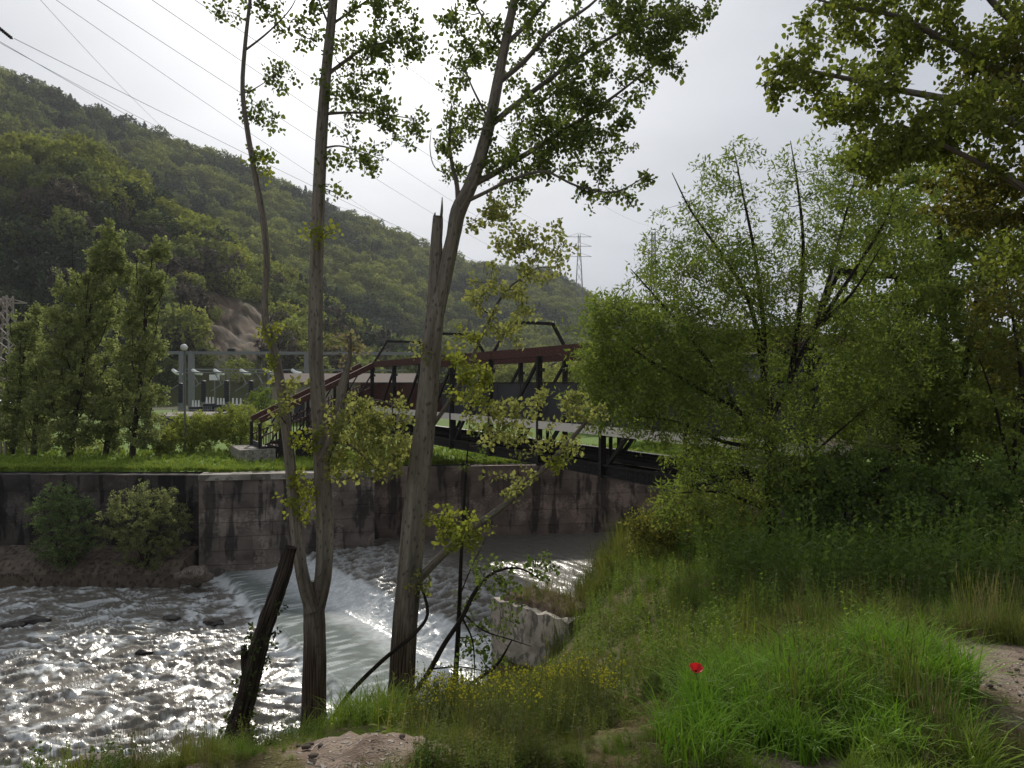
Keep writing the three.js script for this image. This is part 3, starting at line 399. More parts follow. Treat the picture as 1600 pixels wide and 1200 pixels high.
// ---------------------------------------------------------------- the three riverside poplars in front
const Q = (list, Z) => list.map(([x, y, dz = 0]) => at(x, y, Z + dz));
{ // main poplar: broken stub and living stem
  const Z = 7.5;
  const limbs = [
    { name: 'trunk', pts: Q([[624, 1135], [628, 1060], [634, 960], [643, 860], [652, 760], [662, 680], [670, 600], [676, 525], [681, 478], [684, 448]], Z), r: [0.150, 0.128, 0.122, 0.118, 0.112, 0.106, 0.100, 0.095, 0.088, 0.04], sides: 20, sub: 5, rough: 0.07, from: 0.3 },
    { name: 'broken_stem', pts: Q([[675, 520], [680, 420], [683, 360], [684, 338]], Z), r: [0.066, 0.06, 0.056, 0.05], sides: 14, rough: 0.12, dead: 1 },
    { name: 'splinter', pts: Q([[688, 352], [690, 330], [691, 308]], Z), r: [0.022, 0.016, 0.004], sides: 6, rough: 0.3, dead: 1 },
    { name: 'splinter', pts: Q([[680, 350], [679, 338], [680, 332]], Z), r: [0.022, 0.016, 0.006], sides: 6, rough: 0.3, dead: 1 },
    { name: 'stem', pts: Q([[677, 525], [697, 420], [708, 370], [716, 330], [736, 288], [755, 230], [770, 170], [783, 100], [797, 30], [815, -60], [830, -170], [838, -290]], Z), r: [0.068, 0.074, 0.07, 0.078, 0.066, 0.062, 0.055, 0.048, 0.042, 0.034, 0.024, 0.01], sides: 14, sub: 4, from: 0.25 },
    { pts: Q([[716, 325], [714, 290], [706, 255], [702, 215], [706, 165]], Z), r: [0.026, 0.022, 0.018, 0.013, 0.006] },
    { pts: Q([[738, 288], [770, 272, .1], [815, 245, .2], [880, 205, .3], [960, 150, .3], [1030, 95, .3]], Z), r: [0.038, 0.032, 0.027, 0.021, 0.014, 0.006] },
    { pts: Q([[722, 318], [760, 300, -.1], [792, 284, -.2], [850, 268, -.3], [900, 290, -.3], [960, 300, -.3], [1015, 272, -.3]], Z), r: [0.022, 0.018, 0.016, 0.013, 0.010, 0.008, 0.004] },
    { pts: Q([[766, 196], [800, 168, .1], [850, 130, .2], [920, 80, .2], [1010, 30, .3], [1090, 10, .3]], Z), r: [0.032, 0.028, 0.023, 0.018, 0.012, 0.005] },
    { pts: Q([[778, 130], [820, 95, -.1], [860, 50, -.2], [920, 10, -.2], [960, -30, -.2]], Z), r: [0.028, 0.024, 0.018, 0.012, 0.006] },
    { pts: Q([[790, 70], [830, 30, .2], [870, -20, .3], [910, -70, .3]], Z), r: [0.024, 0.02, 0.014, 0.006] },
    { pts: Q([[765, 190], [752, 165], [735, 130], [722, 90]], Z), r: [0.014, 0.011, 0.008, 0.004] },
    { pts: Q([[788, 75], [770, 50], [750, 20], [735, -10]], Z), r: [0.016, 0.012, 0.009, 0.005] },
    { name: 'side_limb', pts: Q([[655, 905], [690, 868, -.1], [740, 825, -.2], [800, 780, -.3], [860, 722, -.4], [905, 672, -.5], [940, 630, -.5]], Z), r: [0.045, 0.042, 0.036, 0.030, 0.026, 0.02, 0.013] },
    { name: 'side_limb', pts: Q([[674, 668], [700, 630, -.1], [730, 575, -.2], [755, 520, -.2], [790, 455, -.2], [840, 418, -.2]], Z), r: [0.022, 0.019, 0.016, 0.014, 0.010, 0.005] },
    { name: 'dead_twig', pts: Q([[655, 905], [668, 960, -.2], [648, 990, -.35], [600, 1030, -.4], [545, 1085, -.4], [512, 1135, -.4]], Z), r: [0.012, 0.016, 0.018, 0.02, 0.02, 0.02], dead: 1, mat: M.darkBark },
    { name: 'dead_twig', pts: Q([[700, 272], [680, 262], [672, 235], [674, 200]], Z), r: [0.006, 0.005, 0.004, 0.002], dead: 1 },
    { name: 'dead_twig', pts: Q([[708, 268], [728, 262], [745, 245], [752, 225]], Z), r: [0.006, 0.005, 0.004, 0.002], dead: 1 },
  ];
  const big = (px, py, rx, ry, n, tilt = 0) => blob(px, py, rx, ry, Z + 0.2, n, 0.75, tilt);
  const lim = (b) => (b.green = GREEN.lime, b.per = 9, b), yng = (b) => (b.green = GREEN.young, b.per = 9, b);
  tree({ name: 'poplar_tree', label: 'tallest leafy poplar whose trunk forks beside a snapped jagged stub', base: at(624, 1120, Z), limbs, bark: M.bark, spr: SPRAY.poplar, green: GREEN.poplar, seed: 21, per: 10, leafFrom: 0.2, dense: 1.25,
    blobs: [big(930, 110, 150, 110, 85, 0.5), big(860, 200, 110, 55, 44, 0.3), big(1000, 40, 120, 60, 56, 0.3), big(820, 50, 70, 60, 30), big(740, 40, 45, 60, 20), big(720, 90, 30, 40, 9), big(900, 235, 110, 40, 34, 0.25), big(800, 265, 60, 30, 18), big(960, 292, 75, 16, 12, 0.2), big(705, 190, 25, 50, 14), big(708, 255, 18, 30, 7), big(745, 180, 22, 60, 8), big(900, -90, 160, 90, 60),
      big(880, 150, 60, 100, 30), big(1030, 70, 60, 60, 26),
      lim(blob(775, 350, 45, 50, Z - 0.2, 16, 0.3)), lim(blob(830, 400, 60, 40, Z - 0.2, 20, 0.3)), lim(blob(775, 440, 50, 45, Z - 0.2, 16, 0.3)), lim(blob(870, 380, 25, 30, Z - 0.2, 6, 0.2)),
      lim(blob(800, 500, 50, 30, Z - 0.3, 11, 0.3)), yng(blob(728, 555, 18, 50, Z - 0.3, 12, 0.2)), yng(blob(745, 600, 40, 40, Z - 0.3, 13, 0.25)), lim(blob(770, 660, 55, 45, Z - 0.3, 18, 0.3)), lim(blob(820, 640, 30, 40, Z - 0.4, 6, 0.3)),
      lim(blob(860, 690, 40, 40, Z - 0.5, 9, 0.2)), lim(blob(915, 630, 40, 25, Z - 0.5, 10, 0.2)), yng(blob(720, 825, 60, 28, Z - 0.3, 17, 0.25)), yng(blob(690, 810, 22, 16, Z - 0.2, 5, 0.1)), lim(blob(810, 745, 40, 40, Z - 0.4, 6, 0.25)), yng(blob(875, 715, 12, 24, Z - 0.5, 4, 0.1)), lim(blob(668, 545, 18, 12, Z - 0.1, 2, 0.1)), lim(blob(655, 905, 10, 20, Z - 0.1, 3, 0.06))] });
}
{ // forked poplar on the left
  const Z = 7.7;
  const limbs = [
    { name: 'trunk', pts: Q([[490, 1150], [491, 1080], [492, 1020], [491, 970], [490, 938], [490, 908]], Z), r: [0.135, 0.118, 0.112, 0.108, 0.100, 0.03], sides: 18, sub: 5, from: 1 },
    { name: 'stem', v0: 1.15, pts: Q([[494, 955], [505, 900], [508, 820], [504, 740], [498, 640], [493, 540], [494, 440], [497, 340], [502, 220], [510, 110], [521, 0], [530, -120], [536, -260]], Z), r: [0.082, 0.083, 0.086, 0.082, 0.076, 0.072, 0.068, 0.064, 0.058, 0.052, 0.044, 0.03, 0.01], sides: 16, sub: 4, from: 0.1 },
    { name: 'stem', v0: 1.15, pts: Q([[488, 955], [473, 900], [463, 830], [456, 750], [445, 650], [432, 565], [416, 505], [413, 470], [417, 420], [411, 340], [398, 270], [386, 200], [379, 140], [384, 60], [392, -10], [402, -120]], Z - 0.1), r: [0.072, 0.066, 0.06, 0.056, 0.05, 0.046, 0.036, 0.034, 0.034, 0.032, 0.028, 0.025, 0.022, 0.019, 0.016, 0.006], sides: 12, sub: 4 },
    { pts: Q([[500, 725], [518, 690, -.1], [530, 640, -.1], [536, 600, -.1], [546, 560, -.1], [548, 520, -.1]], Z), r: [0.066, 0.058, 0.05, 0.042, 0.022, 0.008] },
    { pts: Q([[520, 690, -.1], [545, 695, -.2], [570, 715, -.3], [590, 735, -.3]], Z), r: [0.018, 0.014, 0.009, 0.004] },
    { pts: Q([[530, 640, -.1], [555, 632, -.2], [590, 625, -.3], [625, 640, -.3]], Z), r: [0.018, 0.014, 0.009, 0.004] },
    { pts: Q([[510, 118], [540, 95], [575, 72], [620, 66], [670, 60]], Z), r: [0.022, 0.019, 0.014, 0.008, 0.003] },
    { pts: Q([[506, 178], [540, 176], [590, 178], [650, 186]], Z), r: [0.018, 0.014, 0.009, 0.003] },
    { pts: Q([[503, 232], [530, 228], [560, 236], [600, 250]], Z), r: [0.012, 0.009, 0.006, 0.003] },
    { pts: Q([[516, 40], [545, 20], [590, -10], [620, -30]], Z), r: [0.016, 0.012, 0.008, 0.004] },
    { pts: Q([[512, 35], [500, 5], [490, -30]], Z), r: [0.012, 0.009, 0.005] },
    { pts: Q([[381, 80], [405, 62], [430, 40], [455, 12], [470, -20]], Z - 0.1), r: [0.012, 0.010, 0.008, 0.006, 0.003] },
    { pts: Q([[374, 148], [395, 140], [415, 128], [440, 112]], Z - 0.1), r: [0.008, 0.006, 0.004, 0.002] },
  ];
  const b = (px, py, rx, ry, n, o = {}) => Object.assign(blob(px, py, rx, ry, Z + (o.dz || 0), n, o.rz ?? 0.4), o);
  const lime = { green: GREEN.lime, per: 9, dz: -0.25 }, yng = { green: GREEN.young, per: 8, rz: 0.12, dz: -0.15 };
  tree({ name: 'poplar_tree', label: 'slender poplar forking near its foot into two bare stems', base: at(490, 1135, Z), limbs, bark: M.bark, spr: SPRAY.poplar, green: GREEN.poplar, seed: 33, per: 8, leafFrom: 0.25, dense: 1.15,
    blobs: [b(590, 40, 75, 45, 28), b(560, 100, 45, 40, 16), b(610, 85, 50, 35, 16), b(655, 68, 26, 14, 6), b(575, 170, 55, 26, 22), b(620, 190, 45, 26, 18), b(545, 235, 40, 22, 12), b(590, 250, 28, 12, 5), b(515, 150, 20, 25, 5), b(490, 30, 20, 30, 7), b(560, -40, 120, 60, 24), b(510, 300, 22, 8, 2),
      b(435, 122, 22, 20, 7, { rz: .15 }), b(390, 160, 14, 28, 6, { rz: .15 }), b(412, 175, 16, 22, 6, { rz: .15 }), b(403, 250, 14, 26, 5, { rz: .15 }), b(355, 15, 20, 12, 5, { rz: .15 }), b(420, 10, 40, 18, 8, { rz: .2 }), b(450, 40, 20, 18, 5, { rz: .15 }), b(470, 60, 10, 10, 2, { rz: .1 }), b(400, 265, 12, 16, 3, yng),
      b(560, 660, 60, 50, 42, lime), b(590, 700, 50, 45, 30, lime), b(545, 720, 35, 40, 16, lime), b(610, 640, 28, 20, 8, lime), b(540, 545, 25, 22, 7, { green: [[0.16, 0.14, 0.07], [0.22, 0.19, 0.09]], per: 6, rz: .15 }), b(455, 640, 25, 60, 8, lime), b(470, 690, 20, 20, 5, yng),
      b(420, 510, 18, 14, 4, yng), b(425, 570, 16, 10, 3, yng), b(464, 775, 22, 34, 13, yng), b(510, 355, 14, 14, 3, yng), b(485, 360, 8, 6, 1, yng)] });
}
{ // leaning dead trunk grown over with moss and ivy
  const Z = 6.9, g = thing('leaning_trunk', 'dark leaning dead trunk with ivy at the left water edge', 'tree', at(362, 1190, Z).toArray()), r = rng(5);
  const pts = Q([[355, 1215], [366, 1160], [385, 1090], [405, 1010], [425, 950], [442, 900], [455, 855]], Z);
  part(g, 'trunk', tube(pts, [0.115, 0.1, 0.088, 0.08, 0.074, 0.066, 0.052], 16, 6, 0.22), M.darkBark);
  part(g, 'branch_stub', tube(Q([[386, 1060], [383, 1035], [381, 1008]], Z), [0.05, 0.04, 0.025], 8, 3, 0.2), M.darkBark);
  part(g, 'branch_stub', tube(Q([[418, 995], [430, 988], [428, 1000]], Z), [0.012, 0.008, 0.004], 5, 3), M.darkBark);
  const lv = new Leaves([spray(L6, 4, 0.05, 0.04, 40)], M.leaf), c = new THREE.CatmullRomCurve3(pts); for (let i = 0; i < 210; i++) { const p = c.getPoint(r() * r() * 0.95), a = r() * 6.28, k = 0.09 + r() * 0.03; p.x += Math.cos(a) * k; p.z += Math.sin(a) * k; lv.add(0, p, V(Math.cos(a), 0.5 - r(), Math.sin(a)), 0.6 + 0.6 * r(), tint([0.025, 0.045, 0.012], [0.08, 0.10, 0.02], r), r() * 6); }
  lv.build(g, 'ivy');
  const st = at(379, 1175, Z - 0.25), s = tube([V(st.x, st.y - 0.2, st.z), st, V(st.x + 0.01, st.y + 0.17, st.z)], [0.1, 0.085, 0.08], 10, 3, 0.2); solo('tree_stump', s, M.darkBark, 'short dark stump at the foot of the leaning trunk', 'stump');
}
{ // sapling and the arching stem right of the main poplar
  const Z = 7.9;
  tree({ name: 'sapling', label: 'thin straight sapling with few leaves right of the main poplar', category: 'sapling', base: at(708, 1130, Z), bark: M.darkBark, spr: SPRAY.poplar, green: GREEN.dark, seed: 41, per: 3,
    limbs: [{ name: 'trunk', pts: Q([[706, 1140], [713, 1040], [718, 940], [721, 860], [728, 740], [735, 640]], Z), r: [0.03, 0.027, 0.023, 0.017, 0.01, 0.004], sides: 8 }, { pts: Q([[719, 930], [735, 890], [760, 840]], Z), r: [0.008, 0.005, 0.002] }],
    blobs: [blob(740, 700, 25, 50, Z, 6, 0.2), blob(745, 960, 30, 60, Z, 10, 0.3), blob(735, 880, 25, 30, Z, 5, 0.2)] });
  tree({ name: 'arching_stem', label: 'dark arching stem bowing right across the foaming weir', category: 'sapling', base: at(640, 1095, 7.2), bark: M.darkBark, spr: SPRAY.poplar, green: GREEN.dark, seed: 43, per: 5,
    limbs: [{ name: 'stem', pts: Q([[638, 1098], [670, 1050], [695, 1005], [722, 965], [745, 920], [775, 893], [810, 888], [845, 905]], 7.3), r: [0.026, 0.025, 0.023, 0.021, 0.018, 0.014, 0.010, 0.006] }, { name: 'root_branch', pts: Q([[660, 1130], [700, 1110], [735, 1070], [775, 1040], [800, 1000]], 7.0), r: [0.022, 0.024, 0.02, 0.014, 0.006] },
      { pts: Q([[725, 960], [755, 985], [800, 1000], [830, 1010]], 7.4), r: [0.010, 0.008, 0.006, 0.003] }, { pts: Q([[722, 965], [738, 1000], [742, 1060]], 7.3), r: [0.01, 0.008, 0.004] }, { pts: Q([[676, 1045], [720, 1042], [770, 1052]], 7.3), r: [0.009, 0.007, 0.003] }],
    blobs: [blob(770, 900, 40, 22, 7.3, 10, 0.2), blob(850, 890, 35, 30, 7.4, 9, 0.2), blob(755, 965, 45, 30, 7.4, 10, 0.3), blob(745, 1040, 40, 45, 7.3, 12, 0.3), blob(800, 930, 30, 25, 7.4, 5, 0.2)] });
}
// ---------------------------------------------------------------- trees on the right bank
{
  const Z = 12;   // feathery many-stemmed willow
  const S = (l, r0) => ({ pts: Q(l, Z), r: l.map((_, i) => lerp(r0, 0.006, i / (l.length - 1))) });
  const limbs = [{ name: 'trunk', ...S([[1205, 880], [1207, 800], [1204, 720], [1203, 640]], 0.13), r: [0.13, 0.11, 0.1, 0.085], from: 0.4, sides: 12 },
    S([[1203, 645], [1190, 560], [1170, 470], [1130, 400], [1080, 330], [1050, 270]], 0.06), S([[1203, 650], [1235, 590], [1270, 520], [1330, 460], [1380, 380]], 0.07), S([[1195, 590], [1192, 500], [1180, 400], [1160, 300], [1145, 225]], 0.05), S([[1235, 590], [1250, 480], [1255, 380], [1245, 280], [1235, 220]], 0.05),
    S([[1203, 680], [1150, 640, -.4], [1080, 600, -.8], [1010, 560, -1], [960, 520, -1]], 0.05), S([[1203, 700], [1130, 690, -.6], [1060, 660, -1], [1000, 650, -1.2]], 0.04), S([[1150, 640, -.4], [1090, 540, -.6], [1030, 470, -.8], [985, 420, -.8]], 0.04), S([[1270, 520], [1300, 420, .5], [1320, 340, .6], [1340, 260, .6]], 0.04), S([[1205, 760], [1280, 700, -.3], [1350, 640, -.5]], 0.04), S([[1205, 800], [1130, 770, -.6], [1060, 770, -1]], 0.03), S([[1270, 520], [1330, 430, .3], [1380, 350, .4], [1410, 270, .4]], 0.04)];
  const b = (px, py, rx, ry, n, dz = 0, rz = 1.1, per) => Object.assign(blob(px, py, rx, ry, Z + dz, n, rz), per ? { per } : {});
  tree({ name: 'willow_tree', label: 'feathery many-stemmed willow hiding the right end of the footbridge', base: at(1205, 870, Z), limbs, bark: M.darkBark, spr: SPRAY.willow, green: GREEN.willow, seed: 51, per: 10, leafFrom: 0.1, spread: 0.09, leafSize: 1.1, hang: 0.2, growOpt: { r0: 0.014 },
    blobs: [b(1030, 560, 130, 100, 230, -0.6), b(1000, 500, 90, 50, 60, -0.8), b(1100, 620, 130, 100, 190, -0.6), b(1130, 470, 130, 90, 190, 0, 1.2), b(1090, 330, 70, 70, 60, 0, .8, 9), b(1150, 280, 45, 60, 34, 0, .6, 8), b(1240, 290, 50, 70, 40, 0, .6, 8), b(1250, 420, 130, 110, 170, 0.3), b(1280, 560, 110, 90, 150, 0.3), b(1010, 640, 90, 50, 50, -1), b(1160, 720, 130, 70, 130, -0.4), b(1330, 330, 80, 80, 90, 0.5), b(1010, 410, 70, 40, 36, -0.6, .6, 8), b(1100, 790, 100, 40, 50, -0.6), b(1390, 300, 90, 80, 90, 0.4), b(1320, 250, 60, 60, 50, 0.4, .7, 9), b(1400, 420, 90, 90, 90, 0.5), b(960, 560, 60, 70, 60, -0.8, .6), b(1180, 380, 120, 80, 90, 0.2), b(1070, 430, 90, 60, 60, -0.3), b(1370, 560, 90, 90, 80, 0), b(1300, 680, 110, 60, 80, -0.2), b(950, 500, 55, 50, 40, -0.8, .6), b(930, 620, 45, 40, 26, -1, .5)].map(q => (q.n = Math.round(q.n * (q.c.y > 3.2 ? 0.5 : 0.85)), q)) });
}
{ // poplar whose trunk stands outside the frame; its limbs hang in at the top right
  const Z = 7, S = (l, r0) => ({ pts: Q(l, Z), r: l.map((_, i) => lerp(r0, 0.006, i / (l.length - 1))) });
  const limbs = [{ name: 'trunk', pts: Q([[1840, 1010], [1800, 700], [1745, 400], [1690, 200], [1640, 0], [1600, -200]], Z), r: [0.2, 0.17, 0.15, 0.13, 0.11, 0.07], sides: 14, from: 0.3 },
    S([[1690, 230], [1620, 150], [1545, 105], [1470, 60], [1400, 25], [1320, 10], [1260, -5]], 0.055), S([[1700, 260], [1600, 200, -.2], [1500, 160, -.3], [1400, 140, -.4], [1310, 120, -.4], [1230, 110, -.4], [1190, 135, -.4]], 0.045), S([[1745, 400], [1650, 330, -.3], [1560, 270, -.5], [1480, 230, -.6], [1400, 190, -.6]], 0.05), S([[1660, 60], [1580, 30], [1520, -30], [1450, -80]], 0.05), S([[1760, 480], [1680, 420, .4], [1600, 360, .6], [1530, 330, .6]], 0.045)];
  const b = (px, py, rx, ry, n, dz = 0, rz = 0.6) => blob(px, py, rx, ry, Z + dz, n, rz);
  const ol = (x) => (x.green = GREEN.olive, x);
  tree({ name: 'poplar_tree', label: 'broad-leaved poplar whose branches reach in at the top right corner', base: at(1840, 1010, Z), limbs, bark: M.bark, spr: SPRAY.poplar, green: [[0.12, 0.155, 0.022], [0.20, 0.23, 0.03]], seed: 61, per: 10, leafFrom: 0.15, leafSize: 1.15, dense: 1.5,
    blobs: [b(1310, 30, 60, 35, 20), b(1400, 30, 90, 40, 32), b(1500, 50, 110, 60, 44), b(1240, 118, 48, 28, 22, -.4), b(1330, 140, 80, 45, 34, -.4), b(1430, 190, 100, 60, 52, -.5), b(1550, 200, 90, 70, 52, -.5), b(1390, 235, 70, 40, 30, -.5), ol(b(1560, 130, 60, 50, 36)), ol(b(1540, 300, 90, 60, 60, 0)), b(1600, 60, 60, 60, 40), b(1470, -60, 160, 60, 50), b(1620, 400, 70, 60, 40, .5), b(1365, 90, 35, 25, 9, -.2)] });
}
function bushTree(name, label, category, px, base, Z, stemTops, blobs, o) {
  const root = at(px, base, Z), r = rng(o.seed), limbs = stemTops.map(([x, y, dz = 0], i) => { const e = at(x, y, Z + dz), m1 = root.clone().lerp(e, 0.35).add(V((r() - .5) * .3, 0.1, (r() - .5) * .3)), m2 = root.clone().lerp(e, 0.7).add(V((r() - .5) * .3, 0.05, (r() - .5) * .3)); const r0 = (o.r0 || 0.04) * (i ? 1 : 1.4); return { name: i ? 'stem' : 'trunk', pts: [root.clone().add(V((r() - .5) * .1, -0.1, (r() - .5) * .1)), m1, m2, e], r: [r0, r0 * .8, r0 * .5, 0.006], from: 0.2 }; });
  return tree({ name, label, category, base: root, limbs, bark: M.darkBark, spr: SPRAY.ash, green: [[0.13, 0.185, 0.028], [0.22, 0.265, 0.042]], blobs, ...o });
}
{
  const b = (px, py, rx, ry, Z, n, rz = 1) => blob(px, py, rx, ry, Z, n, rz);
  bushTree('ash_tree', 'dense ash tree filling the right edge behind the dark weeds', 'tree', 1480, 800, 14.5, [[1460, 260], [1560, 300], [1380, 380], [1540, 500, -1], [1640, 420]], [b(1460, 330, 130, 90, 14.5, 80, 1.5), b(1560, 420, 140, 110, 14.5, 120, 1.6), b(1400, 460, 120, 110, 14.5, 120, 1.4), b(1500, 590, 150, 110, 14, 160, 1.6), b(1390, 620, 110, 90, 14, 90, 1.2), b(1600, 620, 100, 120, 14, 90, 1.4), b(1480, 720, 150, 60, 14, 80, 1.4)], { seed: 71, per: 13, leafSize: 1.35, leafFrom: 0.1, spread: 0.12, r0: 0.08, growOpt: { r0: 0.016 } });
  bushTree('ash_tree', 'pale olive ash sapling catching the light at the right edge', 'tree', 1590, 760, 11, [[1570, 420], [1640, 380], [1530, 560]], [Object.assign(b(1560, 470, 60, 80, 11, 44, .6), { green: GREEN.olive }), Object.assign(b(1600, 560, 60, 80, 11, 44, .6), { green: GREEN.olive }), b(1560, 660, 60, 60, 11, 34, .6)], { seed: 73, per: 9, leafFrom: 0.15, spread: 0.08, r0: 0.03 });
  bushTree('riverside_bush', 'yellow-green bush leaning over the water below the bridge end', 'bush', 1110, 880, 12.5, [[1040, 800], [1100, 770], [1180, 780], [1010, 830]], [b(1060, 810, 80, 45, 12.5, 90, .7), b(1140, 800, 70, 45, 12.5, 70, .7), b(1020, 840, 45, 28, 12.3, 36, .5)], { seed: 75, per: 10, green: [[0.13, 0.14, 0.02], [0.20, 0.20, 0.035]], leafSize: 0.8, leafFrom: 0.1, r0: 0.02, spread: 0.07 });
  bushTree('riverside_bush', 'dark green bush under the willow on the right bank', 'bush', 1300, 850, 11, [[1240, 740], [1310, 700], [1380, 740]], [b(1260, 770, 80, 60, 11, 70, .7), b(1350, 760, 90, 60, 11, 80, .7)], { seed: 77, per: 10, leafFrom: 0.1, r0: 0.02, spread: 0.08, green: [[0.08, 0.135, 0.022], [0.14, 0.20, 0.034]] });
  bushTree('riverside_bush', 'dark green bush below the ash tree at the right edge', 'bush', 1530, 850, 10, [[1450, 760], [1530, 720], [1610, 740]], [b(1480, 780, 90, 60, 10, 70, .7), b(1580, 780, 80, 70, 10, 70, .7)], { seed: 79, per: 10, leafFrom: 0.1, r0: 0.02, spread: 0.08, green: [[0.08, 0.135, 0.022], [0.14, 0.20, 0.034]] });
}
// trees beyond the river on the right, seen between the leaves
[[985, 46, 2.4, 5.6, 'slim green tree across the river just right of the bridge portal'], [1090, 52, 3.4, 6.4, 'round green tree across the river behind the willow stems'], [1210, 50, 3.4, 6.2, 'broad green tree across the river behind the willow trunk'], [1340, 54, 4, 7, 'tall green tree across the river behind the ash crown'], [1480, 48, 3.6, 6, 'green tree across the river near the right edge'], [900, 58, 2.6, 5.2, 'small green tree across the river behind the bridge frames']].forEach(([px, Z, w, h, label], i) => {
  const root = V((px - 800) / F * Z, FAR_Y, -Z), r = rng(300 + i), limbs = [{ name: 'trunk', pts: [root.clone(), root.clone().add(V(.1, h * .4, 0)), root.clone().add(V(0, h * .85, .1))], r: [0.16, 0.11, 0.03], sides: 8 }];
  for (let k = 0; k < 6; k++) { const a = k * 1.05 + r(), y = h * (0.25 + 0.09 * k); limbs.push({ pts: [root.clone().add(V(0.05, y, 0)), root.clone().add(V(Math.cos(a) * w * .4, y + .5, Math.sin(a) * w * .4)), root.clone().add(V(Math.cos(a) * w * .75, y + 1.1, Math.sin(a) * w * .75))], r: [0.06, 0.04, 0.012], sides: 6 }); }
  tree({ name: 'meadow_tree', label, base: root, limbs, bark: M.darkBark, spr: SPRAY.far, green: i === 0 || i === 5 ? GREEN.lime : GREEN.willow, seed: 310 + i, per: 12, leafFrom: 0.1, spread: 0.25, growOpt: { r0: 0.03, tip: 0.008 }, twigSides: 3, blobs: [{ c: root.clone().add(V(0, h * .62, 0)), r: [w, h * .42, w], n: 150 }] });
});
// ---------------------------------------------------------------- Lombardy poplars and shrubs on the far bank
function lombardy(label, px, Z, w, h, lean, seed, n = 260) {
  const root = V((px - 800) / F * Z, FAR_Y, -Z), r = rng(seed), up = (y, x = 0, z = 0) => root.clone().add(V(x + lean * y / h, y, z)), limbs = [{ name: 'trunk', pts: [up(0), up(h * .3), up(h * .65), up(h * .95)], r: [0.15, 0.11, 0.07, 0.015], sides: 8, from: 0.08 }];
  for (let k = 0; k < 16; k++) { const a = k * 2.4, y = h * (0.06 + 0.045 * k), q = w * 0.36; limbs.push({ pts: [up(y), up(y + h * .1, Math.cos(a) * q * .7, Math.sin(a) * q * .7), up(Math.min(h * .97, y + h * .28), Math.cos(a) * q, Math.sin(a) * q)], r: [0.035, 0.025, 0.008], sides: 5 }); }
  const blobs = []; const K = 14; for (let k = 0; k < K; k++) { const t = (k + 0.5) / K, prof = Math.pow(Math.sin(Math.PI * Math.min(0.98, 0.2 + 0.77 * t)), 0.6), c = up(h * (0.06 + 0.92 * t), (r() - .5) * w * .42, 0); blobs.push({ c, r: [w * (0.36 + 0.2 * r()) * prof, h * (0.05 + 0.05 * r()), w * .5 * prof], n: Math.round(n / K * (0.4 + prof)) }); }
  tree({ name: 'lombardy_poplar', label, group: 'lombardy poplars on the far bank', base: root, limbs, bark: M.darkBark, spr: SPRAY.far, green: GREEN.lombardy, seed: seed + 1, per: 10, leafFrom: 0.1, spread: 0.15, hang: -0.8, wind: 0.5, leafSize: 0.8, growOpt: { r0: 0.025, tip: 0.006, lift: 0.2 }, twigSides: 3, blobs });
}
lombardy('widest lombardy poplar, second from the left on the far bank', 108, 35.5, 3.5, 10.3, 1.5, 401, 680);
lombardy('narrow lombardy poplar nearest the globe lamp on the far bank', 206, 35, 2.1, 9.9, 1.0, 411, 380);
lombardy('shortest lombardy poplar at the left edge of the far bank', 18, 37, 2.4, 7.0, 0.9, 421, 300);
lombardy('young lombardy poplar between the two tall ones on the far bank', 165, 36.5, 1.3, 4.2, 0.5, 431, 90);
lombardy('low lombardy poplar shoot left of the widest one', 52, 36.2, 1.4, 5.0, 0.4, 441, 100);
function shrub(name, label, px, base, Z, rx, ry, n, green, seed, o = {}) {
  const root = at(px, base, Z), r = rng(seed), limbs = []; for (let k = 0; k < 6; k++) { const a = k * 1.05 + r(), q = rx / F * Z * 0.6; limbs.push({ name: 'stem', pts: [root.clone(), root.clone().add(V(Math.cos(a) * q * .5, ry / F * Z * .9, Math.sin(a) * q * .5)), root.clone().add(V(Math.cos(a) * q, ry / F * Z * 1.5, Math.sin(a) * q))], r: [0.03, 0.02, 0.006], sides: 5 }); }
  tree({ name, label, category: 'bush', base: root, limbs, bark: M.darkBark, spr: o.spr || SPRAY.far, green, seed, per: o.per || 9, leafFrom: 0.05, spread: 0.14, leafSize: o.size || 0.6, growOpt: { r0: 0.015, tip: 0.005 }, twigSides: 3, blobs: [{ c: at(px, base - ry * 1.05, Z), r: [rx / F * Z, ry / F * Z, rx / F * Z * .8], n }], group: o.group, hang: o.hang ?? 0.2 });
}
shrub('wall_bush', 'leafy green bush on the wall ledge, left of the two', 100, 893, 27.6, 52, 68, 150, [[0.11, 0.165, 0.05], [0.18, 0.24, 0.08]], 501, { size: 0.62 });
shrub('wall_bush', 'rounder paler bush on the wall ledge beside the jutting wall', 228, 890, 27.6, 72, 68, 220, [[0.15, 0.175, 0.055], [0.24, 0.26, 0.09]], 503, { size: 0.5 });
[['sunlit yellow-green shrub right of the globe lamp post', 300, 706, 38, 48, 30, 300], ['sunlit yellow-green shrub left of the stair plinth', 372, 704, 38.5, 48, 36, 320], ['small yellow shrub at the foot of the narrow lombardy poplar', 258, 712, 36, 18, 20, 90], ['greener shrub below the switchyard shed roof', 410, 650, 46, 26, 22, 70]].forEach(([l, x, y, Z, rx, ry, n], i) => shrub('meadow_shrub', l, x, y, Z, rx, ry, n, i === 3 ? GREEN.willow : [[0.21, 0.25, 0.04], [0.32, 0.35, 0.065]], 511 + i * 3, { size: 0.55 }));
